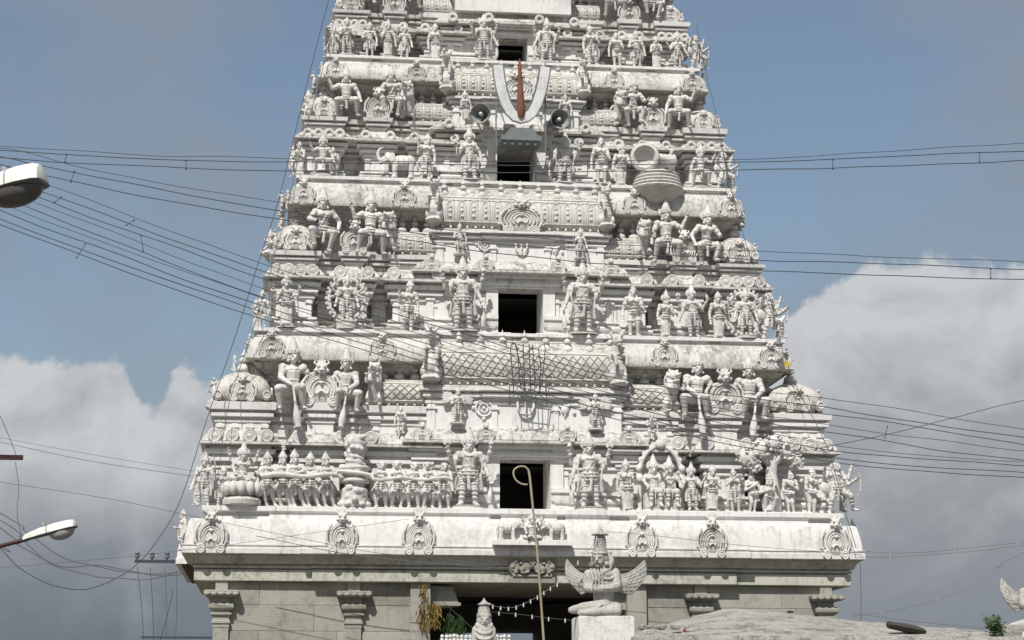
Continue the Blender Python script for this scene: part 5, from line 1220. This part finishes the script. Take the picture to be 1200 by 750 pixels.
b = Bag(); b.block(x0-.3, xr+.1, YF-1.12, YF-.9, [(.05, ZR-.05), (.08, zed-.14), (.05, zed-.02), (-.03, zed+.015)]); hb('roof_kerb', b, M_kerb)
# rubble lying on the roof by the pedestal
rnd = random.Random(11)
for n in range(7):
    px = 752+n*9+rnd.uniform(-3, 3); p = F(px, 733, YF+.4); b = Bag(); b.ell((0, 0, 0), (rnd.uniform(.05, .12), .08, rnd.uniform(.035, .07)), Matrix.Rotation(rnd.uniform(-.5, .5), 3, 'Y'), 6, 4)
    ob('rubble_stone', b.mesh('rubble_stone', 0), M_roof, None, (p.x, p.y, p.z-.03), label=('grey rubble stone on the near roof touching the pale pedestal', 'second small rubble stone from the pale pedestal on the near roof', 'third small rubble stone from the pale pedestal on the near roof', 'middle one of the seven rubble stones on the near roof', 'fifth rubble stone from the pale pedestal, left of the red blossom', 'rubble stone just left of the red blossom on the near roof', 'rubble stone farthest right of the row near the red blossom')[n], cat='stone', group='rubble on the near roof')
p = F(802, 739, YF+.1); b = Bag()
for i_ in range(6): a = 2*pi*i_/6; b.ell((.02*cos(a), -.02, .02*sin(a)), (.018, .015, .018), None, 6, 4)
ob('red_blossom', b, M_flower, None, p, label='small red blossom lying at the edge of the near roof', cat='flower')
# charred slab
b = Bag(); p = F(1062, 736, YF-.3); ln = 45*u*.5*1.0; rs = []
for t, r_ in ((-1, .3), (-.92, .8), (-.5, 1), (0, 1.05), (.5, .95), (.9, .7), (1, .3)):
    rs.append([(t*ln*1.05, r_*.16*cos(a)*1.0, -t*.07+r_*.085*sin(a)*(1+.1*sin(5*t))) for a in (2*pi*j/10 for j in range(10))])
b.rings(rs); ob('charred_slab', b, M_log, None, (p.x, p.y, p.z), label='dark charred slab lying near the right end of the roof', cat='log')
for px, py, nm in ((936, 741, 'flat dark stone lying alone in the middle of the near roof'), (926, 717, 'thin dark chip lying high on the near roof')):
    p = F(px, py, YF+(.3 if py > 730 else 2.5)); b = Bag(); b.ell((0, 0, 0), (.09, .06, .03), None, 7, 4); ob('roof_chip', b.mesh('roof_chip', 0), M_log, None, (p.x, p.y, p.z), label=nm, cat='stone')
# leafy weed on the roof and the second winged statue at the frame edge
p = F(1166, 748, YF-.2); b = Bag(); rnd = random.Random(3); st = Bag()
for i_ in range(16):
    a = rnd.uniform(0, 2*pi); tip = Vector((.16*cos(a), .13*sin(a), rnd.uniform(.22, .46))); st.tube([(0, 0, 0), tuple(tip*.5+Vector((0, 0, .05))), tuple(tip)], [.008, .006, .003], 4)
    for k2 in range(22):
        c_ = tip*rnd.uniform(.3, 1.05)+Vector((rnd.uniform(-.06, .06), rnd.uniform(-.06, .06), rnd.uniform(-.03, .05))); d = Vector((rnd.uniform(-1, 1), rnd.uniform(-1, 1), rnd.uniform(-.3, .9))).normalized(); s2 = d.orthogonal().normalized()*.02
        b.add([c_-d*.01, c_+d*.03+s2, c_+d*.075, c_+d*.03-s2], [(0, 1, 2, 3)])
o = ob('roof_weed', st, M_leaf, None, p, label='small green leafy weed growing at the right end of the roof', cat='plant'); lf = ob('foliage', b.mesh('foliage', 0), M_leaf, o); lf['kind'] = 'stuff'
p = F(1226, 742, YF-.1); garuda(p.x, YF+.2, p.z-.0, .98, 'winged statue at the right edge of the roof, only one wing in view')
pa, pb = F(1192, 742), F(1258, 742); block_ped(pa.x, pb.x, p.z+.02, ZR-.05, YF-.3, YF+.6, 'cement block under the winged statue at the right edge')
for px, w_, h_, nm in ((1146, 22, 9, 'broken low cement block left of the roof weed'), (1186, 26, 18, 'broken cement block right of the roof weed')):
    p = F(px, 750, YF-.1); b = Bag(); b.rings([[(sx*w_*u*.5*k2, sy*.15*k2, z) for sx, sy in ((-1, -1), (1, -1), (1, 1), (-1, 1))] for k2, z in ((1, 0), (1, h_*u*.8), (.85, h_*u))]); ob('broken_block', b, M_roof, None, p, label=nm, cat='block')
# crowned statue seen from the chest up before the gate, with white balustrade
p = F(568, 762); b = Bag(); 
def L2(px, py, y=0.0): return Vector(((px-568)*u, y*u, (762-py)*u))
b.cap(L2(567, 760), L2(567, 738), 10*u, 10*u, 12); b.ell(L2(567, 735), (11.5*u, 9*u, 6*u)); b.tor(L2(567, 738, -3), (0, -.8, 1), 9*u, 1.4*u); b.tor(L2(567, 744, -3), (0, -.8, 1), 10*u, 1.4*u); b.ell(L2(567, 728, -2), (8*u, 8*u, 9*u), None, 12, 8); add_head(b, L2(567, 727, -2), 8*u/.07, 'm')
for s_ in (-1, 1): b.cap(L2(567+s_*10, 738), L2(567+s_*12, 757), 4*u, 3.6*u)
o = ob('crowned_statue', b.remesh('crowned_statue', .9*u), M_gar, None, p, label='grey crowned statue seen from the chest up in front of the dark gate', cat='statue')
b = Bag(); b.lathe([(8.5*u, 0), (9*u, 3*u), (7.5*u, 4*u), (7*u, 9*u), (5.8*u, 13*u), (5.5*u, 14*u), (8*u, 14.5*u), (4*u, 17*u), (2*u, 19*u), (.4*u, 22*u)], n=16)
for i_ in range(5): a = 2*pi*i_/5; b.cap((4*u*cos(a), 4*u*sin(a), 15.5*u), (8.5*u*cos(a), 8.5*u*sin(a), 15*u), 1.6*u, .4*u, 5)
ob('crown', b.mesh('crown', 45), M_gar, o, L2(567, 724, -1))
b = Bag(); rnd = random.Random(9)
xa, xb = F(521, 750).x, F(600, 750).x; zb, zt_ = F(560, 765).z, F(560, 741).z
b.box(xa, xb, YF+.55, YF+.62, zb, zt_-.12)
n = int((xb-xa)/.075)
for i_ in range(n+1):
    x = xa+(xb-xa)*i_/n
    for z in (zt_-.05, zt_-.13, zt_-.21): b.ell((x+rnd.uniform(-.01, .01), YF+.55, z+rnd.uniform(-.012, .012)), (.04, .04, .036), None, 6, 4)
ob('floral_parapet', b, M_lampw, None, label='white knobbly floral parapet behind the crowned statue at the gate', cat='parapet')
# hooked pipe
b = Bag(); Yp = YF-2.2
pts = [un(*a, Yp) for a in ((641, 800), (637, 748), (633, 690), (629, 640), (624, 590), (621, 560), (619.5, 551), (615, 547), (608, 547), (602.5, 551), (602, 557), (605, 563), (611, 567), (618, 568))]
foot = un(641, 800, Yp); foot.z = 0
b.tube([foot+Vector((.25, 0, 0))]+pts[:7], .022, 8); b.tube(catmull(pts[6:], 5), .017, 8)
ob('hooked_pipe', b, M_pole, None, label='thin tall pipe with hooked end rising in front of the lowest doorway', cat='pipe')
# dry leaf garlands by the gate
for cx, t0, t1, nm in ((496, 684, 735, 'long dry mango leaf garland hanging on the left gate jamb'), (509, 706, 733, 'bunch of dry orange leaves hanging from the left gate corbel'), (527, 718, 738, 'small bunch of wilted green leaves hanging left of the crowned statue'), (539, 722, 740, 'pale green leaf bunch hanging close to the crowned statue')):
    Yg = .30 if cx == 496 else -.4; b = Bag(); rnd = random.Random(cx)
    for i_ in range(120):
        t = rnd.random(); p = un(cx+rnd.gauss(0, 3.5)*(1.1-abs(t-.55)), t0+(t1-t0)*t, Yg)+Vector((0, rnd.uniform(-.08, .05), 0)); d = Vector((rnd.uniform(-.5, .5), rnd.uniform(-.3, .3), -1)).normalized(); s2 = d.orthogonal().normalized()*.028
        L_ = rnd.uniform(.12, .20); b.add([p, p+d*L_*.4+s2, p+d*L_, p+d*L_*.4-s2], [(0, 1, 2, 3)])
    s_ = Bag(); s_.tube([un(cx, t0-3, Yg), un(cx, t1-4, Yg)], .008, 4); o = ob('leaf_garland', s_, M_wire, None, label=nm, cat='garland')
    ob('leaves', b.mesh('leaves', 0), M_leaf if cx > 520 else M_dry, o, kind='stuff')

# ------------------------------------------------------------------ overhead wires
def wire(pts, label, r=.0095, Y=-24.0, group=None, mat=None, name='overhead_wire', cat='wire', wob=.0, spacers=(), bulbs=0, hug=False):
    pts = list(pts)
    if pts[0][0] <= -20: pts.insert(0, (pts[0][0]-420, pts[0][1]+(pts[0][1]-pts[1][1])/(pts[0][0]-pts[1][0])*-420*.8, *pts[0][2:]))
    if pts[-1][0] >= 1215: pts.append((pts[-1][0]+420, pts[-1][1]+(pts[-1][1]-pts[-2][1])/(pts[-1][0]-pts[-2][0])*420*.8, *pts[-1][2:]))
    if hug: pts = [(p[0], p[1], float(__import__('numpy').interp(p[1], [-20, 27, 155, 322, 520, 640], [4.6, 3.9, 2.9, 1.85, .85, .0]))-.35) for p in pts]
    r *= .66 if mat is None and r < .02 else .9
    P = [un(p[0], p[1], p[2] if len(p) > 2 else Y) for p in pts]; C = catmull(P, 12)
    if wob:
        ph = random.uniform(0, 50); C = [p+Vector((0, 0, wob*mnoise.noise(Vector((ph, p.x*.9, p.y*.3))))) for p in C]
    b = Bag(); b.tube(C, r, 5); o = ob(name, b, mat or M_wire, None, label=label, cat=cat, group=group)
    for (xa, ya, xb, yb) in spacers:
        s = Bag(); a_, c_ = un(xa, ya, Y), un(xb, yb, Y); s.cap(a_, c_, r*.8, None, 5)
        for p in (a_, c_): s.ell(p, r*2.1, None, 6, 5)
        ob('spacer', s, M_wire, o)
    if bulbs:
        n = len(C); s = Bag(); bs = .8 if Y < -10 else .42; s.ell((0, 0, -.045*bs), (.022*bs, .022*bs, .045*bs), None, 6, 5); s.cap((0, 0, 0), (0, 0, .02*bs), .014*bs, None, 5); me = s.mesh('bulb', 60); cum = [0]
        for i in range(1, n): cum.append(cum[-1]+(C[i]-C[i-1]).length)
        for k2 in range(bulbs):
            d = cum[-1]*(k2+.5)/bulbs; i = max(1, next(i for i in range(1, n) if cum[i] >= d)); f_ = (d-cum[i-1])/(cum[i]-cum[i-1]); ob('bulb', me, M_bulb, o, C[i-1].lerp(C[i], f_))
    return o
GA = 'upper bundle of overhead wires'
wire([(-40, 168), (78, 177), (250, 184), (600, 190), (870, 186), (1000, 180), (1240, 165)], 'uppermost of the three near level wires crossing the upper tower', .0075, group=GA, wob=.03)
wire([(-40, 174), (78, 181), (250, 188), (600, 194), (870, 191), (1000, 186), (1240, 176)], 'middle of the three near level wires crossing the upper tower', .0105, group=GA, wob=.03, spacers=((78, 181, 76, 190), (218, 188, 218, 198), (976, 187, 976, 198), (1148, 179, 1148, 190)))
wire([(-40, 183), (78, 190), (250, 198), (600, 202), (870, 199), (1000, 196), (1240, 187)], 'lowest of the three near level wires crossing the upper tower', .0105, group=GA, wob=.03)
GB = 'wires sagging past the second doorway'
wire([(-40, 170), (25, 178), (120, 202), (323, 237), (560, 273), (740, 288), (894, 295), (1240, 309)], 'top wire of the trio running to the right past the second doorway', .0075, group=GB, wob=.03)
wire([(-40, 178), (40, 192), (150, 214), (323, 246), (560, 283), (740, 298), (894, 304), (1240, 317)], 'middle wire of the trio running to the right past the second doorway', .0105, group=GB, wob=.03, spacers=((87, 201, 83, 213), (1161, 315, 1161, 326)))
wire([(-40, 186), (40, 203), (150, 228), (323, 257), (560, 294), (740, 311), (894, 318), (1240, 329)], 'bottom wire of the trio running to the right past the second doorway', .0105, group=GB, wob=.03)
GC = 'fan of wires dropping across the lower tower'
NC = [('first', 219, 306, 366, 408, 443, 466, 506), ('second', 227, 314, 373, 414, 449, 478, 515), ('third', 234, 322, 381, 421, 456, 484, 524), ('fourth', 239, 331, 389, 428, 462, 498, 531), ('fifth', 246, 342, 397, 436, 468, 506, 543)]
for n, (nm, a_, b_, c_, d_, e_, f_, g_) in enumerate(NC):
    wire([(-40, a_-42+n*3), (62-n*5, a_), (300-n*3, b_), (480, c_), (620, d_), (750, e_), (966, f_), (1240, g_+2)], f'{nm} wire from the top in the fan behind the big lamp', .0075 if n in (0, 3) else .010, -23.0+n*.4, GC, wob=.035, spacers=(((72, 231, 64, 237), (157, 258, 148, 264)) if n == 1 else ((165, 276, 168, 294), (1040, 500, 1037, 513)) if n == 4 else ()))
ND = [('top', 238, 345, 404, 442, 474, 522, 545), ('upper middle', 246, 353, 412, 450, 482, 529, 548), ('lower middle', 257, 361, 419, 457, 490, 537, 556), ('bottom', 263, 369, 427, 464, 497, 542, 562)]
for n, (nm, a_, b_, c_, d_, e_, f_, g_) in enumerate(ND):
    wire([(-40, a_-13), (0, a_), (150, a_+(b_-a_)*.5+4), (293, b_), (480, c_), (620, d_), (750, e_), (980, f_), (1240, g_)], f'{nm} wire of the steep set passing below the big lamp', .007 if n == 0 else .0105, -22.0+n*.4, 'steep wires below the big lamp', wob=.035, spacers=(((100, 286, 90, 302),) if n == 2 else ()))
wire([(950, 527), (1040, 509), (1120, 489), (1240, 461)], 'single dark wire rising to the right above the lower right cloud', .010, -18)
wire([(-40, 506), (0, 513), (110, 533), (228, 552), (330, 566)], 'upper wire of the pair ending at the left edge of the lowest ledge', .009, 14, 'pair of wires reaching the left edge')
wire([(-40, 510), (0, 518), (110, 541), (226, 558), (330, 572)], 'lower wire of the pair ending at the left edge of the lowest ledge', .012, 14.3, 'pair of wires reaching the left edge')
wire([(-40, 558), (0, 565), (130, 585), (260, 612), (430, 646), (500, 652), (600, 668)], 'thin wire slanting down over the left end of the main cornice', .007, -1.2, mat=M_thin)
wire([(-40, 667), (0, 665), (110, 656), (190, 648), (300, 634), (480, 608)], 'thin wire rising over the left end of the main cornice', .008, -1.5)
wire([(300, 628), (420, 651), (560, 664), (601, 665)], 'pale thin wire under the main cornice running to the lintel crest', .010, -.7, mat=M_thin)
wire([(712, 623), (760, 627), (880, 640), (1010, 650)], 'thin wire from the winged statue along the right part of the main cornice', .007, -1.0, mat=M_thin)
wire([(-30, 615), (0, 642), (20, 664), (45, 680), (70, 688), (100, 691), (130, 681), (160, 662), (185, 632), (207, 596), (222, 556), (238, 505), (255, 455), (272, 405), (285, 365), (305, 300), (322, 250), (334, 205), (352, 130), (372, 50), (390, -18)], 'thick black cable sweeping up along the left edge of the tower', .0165, -.8, name='power_cable', cat='cable', wob=.04, hug=True)
GT = 'tangle of thin service wires at lower left'
wire([(-20, 592), (30, 622), (70, 652), (100, 664), (150, 672), (215, 668)], 'sagging grey service wire, upper strand of the tangle by the small lamp', .013, -6, GT, M_thin, wob=.12)
wire([(-20, 600), (25, 632), (62, 660), (100, 672), (130, 679), (205, 672)], 'sagging grey service wire, middle strand of the tangle by the small lamp', .013, -6.3, GT, M_thin, wob=.14)
wire([(-20, 606), (20, 638), (70, 662), (120, 668), (170, 676), (215, 675)], 'sagging grey service wire, lower strand of the tangle by the small lamp', .013, -6.6, GT, M_thin, wob=.16)
wire([(0, 487), (12, 515), (19, 534)], 'short dark wire dropping to the red bracket end', .008, -20)
wire([(18, 540), (22, 570), (20, 600), (25, 625)], 'thin grey wire hanging below the red bracket end', .006, -20, mat=M_thin, wob=.05)
for n, (xa, xb, ya, yb) in enumerate(((161, 169, 664, 760), (176, 180, 664, 760), (193, 195, 664, 748), (207, 205, 668, 760), (203, 186, 690, 756))):
    wire([(xa, ya), ((xa+xb)/2+1, (ya+yb)/2), (xb, yb)], ('leftmost thin line hanging from the distant crossarm', 'second thin line hanging from the distant crossarm', 'third thin line hanging from the distant crossarm', 'line beside the left base corner of the tower', 'slanting line beside the left base corner of the tower')[n], .011, 12, 'lines hanging from the distant crossarm', M_thin if n in (2, 3) else M_wire, wob=.05)
wire([(1008, 660), (1009, 700), (1009, 740)], 'thin line hanging straight down from the right end of the main cornice', .008, -.1, mat=M_wire)
GS = 'strings of small bulbs'
wire([(1005, 646), (1060, 648), (1120, 644), (1240, 632)], 'upper bulb string leaving the right end of the main cornice', .006, -6, GS, M_thin, 'bulb_string', 'string lights', bulbs=9)
wire([(1005, 653), (1060, 652), (1140, 646), (1240, 636)], 'lower bulb string leaving the right end of the main cornice', .006, -6.3, GS, M_thin, 'bulb_string', 'string lights', bulbs=9)
wire([(1000, 722), (1060, 713), (1120, 695), (1170, 667), (1215, 640)], 'bulb string rising to the right above the mound roof', .006, -6, GS, M_thin, 'bulb_string', 'string lights', bulbs=11)
wire([(1000, 719), (1080, 729), (1160, 737)], 'slack thin wire low above the right end of the roof', .006, -7, mat=M_thin)
wire([(573, 709), (590, 712), (605, 711), (625, 702), (645, 689), (665, 678)], 'bulb string dipping across the dark gate between the two statues', .005, -11.5, GS, M_thin, 'bulb_string', 'string lights', bulbs=11)
wire([(575, 717), (610, 720), (640, 724), (672, 727)], 'lower bulb string hanging across the dark gate', .004, -11.2, GS, M_thin, 'bulb_string', 'string lights', bulbs=5)
wire([(703, 622), (694, 640), (680, 655), (672, 666)], 'short bulb string from the winged statue crown down to its wing', .004, YF-.2, GS, M_thin, 'bulb_string', 'string lights', bulbs=3)
wire([(521, 707), (540, 724), (556, 738)], 'thin cord from the gate corbel to the crowned statue', .012, -9)
wire([(816, 30), (828, 90), (838, 130), (850, 190), (862, 240), (876, 290), (890, 325), (903, 352), (912, 392), (921, 425), (940, 468), (958, 500), (975, 540), (988, 590), (1003, 640)], 'bulb string running down the right edge of the tower', .011, .2, GS, M_wire, 'bulb_string', 'string lights', wob=.18, bulbs=44, hug=True)
wire([(392, 20), (373, 100), (353, 170), (339, 230), (324, 290), (308, 350), (293, 400), (279, 440), (267, 480), (259, 530), (253, 580)], 'bulb string running down the left edge of the tower', .011, .1, GS, M_wire, 'bulb_string', 'string lights', wob=.18, bulbs=36, hug=True)
for px, py, Y, nm in ((915, 376, .9, 'small white bell lamp hanging off the right edge of the second ledge'), (912, 402, .9, 'small dark bell lamp hanging below the right edge of the second ledge')):
    p = un(px, py, Y); b = Bag(); b.lathe([(.02, .20), (.05, .14), (.06, .05), (.12, -.03), (.12, -.05), (.03, -.04)], n=14); o = ob('bell_lamp', b.mesh('bell_lamp', 50), M_lampw if py < 390 else M_panel, None, p, (0, .7 if py < 390 else .2, 0), label=nm, cat='lamp')
p = un(922, 427, .9); b = Bag()
for i_ in range(9): a = 2*pi*i_/9; b.cap((0, 0, 0), (.12*cos(a), -.03, .12*sin(a)), .03, .008, 5)
ob('tinsel_star', b, M_yellow, None, p, label='small yellow tinsel star on the right edge of the second great cornice', cat='decoration')

# ------------------------------------------------------------------ street lamps and poles at the left
def lamp(P, Dr, ln, label, big):
    """cobra-head lantern: tapering housing above, bowl below, arm and pole running out of the frame"""
    o = empty('street_lamp', P, label, 'street lamp', 'street lamps at the left', 0)
    dx = Vector(Dr).normalized(); z_ = Vector((0, 0, 1)); up_ = (z_-dx*z_.dot(dx)).normalized(); sd = dx.cross(up_)
    def ringat(t, wd, hu, n=18, flat=0.0):
        c = dx*(t*ln); return [tuple(c+sd*wd*cos(a)+up_*(hu*max(0, sin(a)) if sin(a) > 0 else flat*sin(a))) for a in (2*pi*j/n for j in range(n))]
    h = ln*(.34 if big else .17); wd = ln*(.32 if big else .17)
    b = Bag(); b.rings([ringat(t, wd*a_, h*c_, 18, h*.10) for t, a_, c_ in ((-.55, .35, .35), (-.5, .5, .6), (-.2, .85, .9), (.1, 1, 1.0), (.36, .96, .98), (.47, .80, .86), (.50, .55, .60))]); ob('housing', b, M_lampw, o)
    b = Bag(); b.rings([[tuple(Vector(p)) for p in ringat(t, wd*a_*1.03, h*.04, 18, h*.16)] for t, a_ in ((-.5, .5), (-.2, .87), (.1, 1.02), (.38, .97), (.49, .75), (.515, .4))]); ob('rim', b, M_panel, o)
    b = Bag(); lo = (-.45, .46) if big else (-.05, .46); cx = (lo[0]+lo[1])/2; L_ = (lo[1]-lo[0])/2; rs = []
    for j in range(7):
        q_ = j/6*pi/2*.97; rs.append([tuple(dx*(cx*ln+L_*ln*cos(q_)*cos(a))+sd*wd*.92*cos(q_)*sin(a)-up_*(h*.15+(h*(.72 if big else .95))*sin(q_))) for a in (2*pi*k2/22 for k2 in range(22))])
    b.rings(rs); ob('bowl', b, M_lampglass if big else M_lampclear, o)
    b = Bag(); q0 = dx*(ln*.2)-sd*wd*1.0; b.cap(q0-up_*h*.12, q0+up_*h*.16, .014*ln*2, None, 6); b.cap(q0+dx*.12*ln-up_*h*.1, q0-dx*.12*ln-up_*h*.1, .008*ln*2, None, 6); ob('latch', b, M_metal, o)
    b = Bag(); b.tube([tuple(Vector(p)+dx*0) for p in ringat(-.05, wd*.945, h*.965)[:10]], .007*ln*1.6, 5); b.lathe([(.05*ln, 0), (.05*ln, .05*ln), (.03*ln, .07*ln)], tuple(dx*(-.12*ln)+up_*h*.93), 12); ob('housing_seam', b, M_metal, o)
    e_ = -dx*(ln*.5); a1 = e_-dx*1.6-Vector((0, 0, .25 if not big else .1)); b = Bag(); b.tube([e_+dx*.05*ln, e_-dx*.5, a1], .028 if big else .024, 10); ob('arm', b, M_maroon if not big else M_metal, o)
    b = Bag(); b.tube([a1+Vector((0, 0, .3)), Vector((a1.x, a1.y, -P.z))], .07, 12); ob('pole', b, M_metal, o)
PL = un(17, 221, -29.0); lamp(PL, (1, -.25, .20), .74, 'big cream street lamp head with dark bowl at the upper left edge', True)
PL = un(60, 624.5, -29.0); lamp(PL, (1, -.15, .26), .58, 'small pale street lamp head on a maroon arm at the lower left edge', False)
def utility(px, py, Y, label, armlen, tilt, mat, n_ins, xoff, low=None):
    p = un(px, py, Y); o = empty('utility_pole', (p.x+xoff, Y, 0), label, 'utility pole')
    b = Bag(); b.tube([(0, 0, 0), (0, 0, p.z+.5)], [.12, .09], 12); ob('pole', b, M_metal, o)
    x0_, x1_ = sorted((-xoff, -xoff+armlen)); b = Bag(); hh = .035 if mat is M_maroon else .05; b.box(x0_, x1_, -.16, -.08, p.z-hh, p.z+hh); ob('crossarm', b, mat, o)
    for i_ in range(n_ins):
        x = x0_+.08+i_*(.48); b = Bag(); b.lathe([(.03, 0), (.03, .05), (.075, .06), (.09, .12), (.05, .15), (.08, .18), (.085, .22), (.03, .26)], n=12); ob('insulator', b, M_panel, o, (x, -.12, p.z+.05))
    if low:
        zz = un(px, low, Y).z; b = Bag(); b.box(x0_+.3, x1_, -.15, -.09, zz-.03, zz+.03); ob('lower_crossarm', b, mat, o)
utility(158, 658, 14.0, 'distant utility pole with three insulators on a crossarm left of the tower base', 2.7, 0, M_wire, 3, 2.7, 747)
utility(28, 537.5, -21.0, 'utility pole with red crossarm end showing at the left edge', -1.5, 0, M_maroon, 0, -1.1)

# ------------------------------------------------------------------ ground
b = Bag(); b.add([(-1500, -1500, -.05), (1500, -1500, -.05), (1500, 1500, -.05), (-1500, 1500, -.05)], [(0, 1, 2, 3)]); ob('ground', b.mesh('ground', 0), M_ground, kind='structure')
b = Bag(); b.add([(-8, -120, -.045), (3.5, -120, -.045), (3.5, -14.2, -.045), (-8, -14.2, -.045)], [(0, 1, 2, 3)]); ob('road', b.mesh('road', 0), M_road, kind='structure')
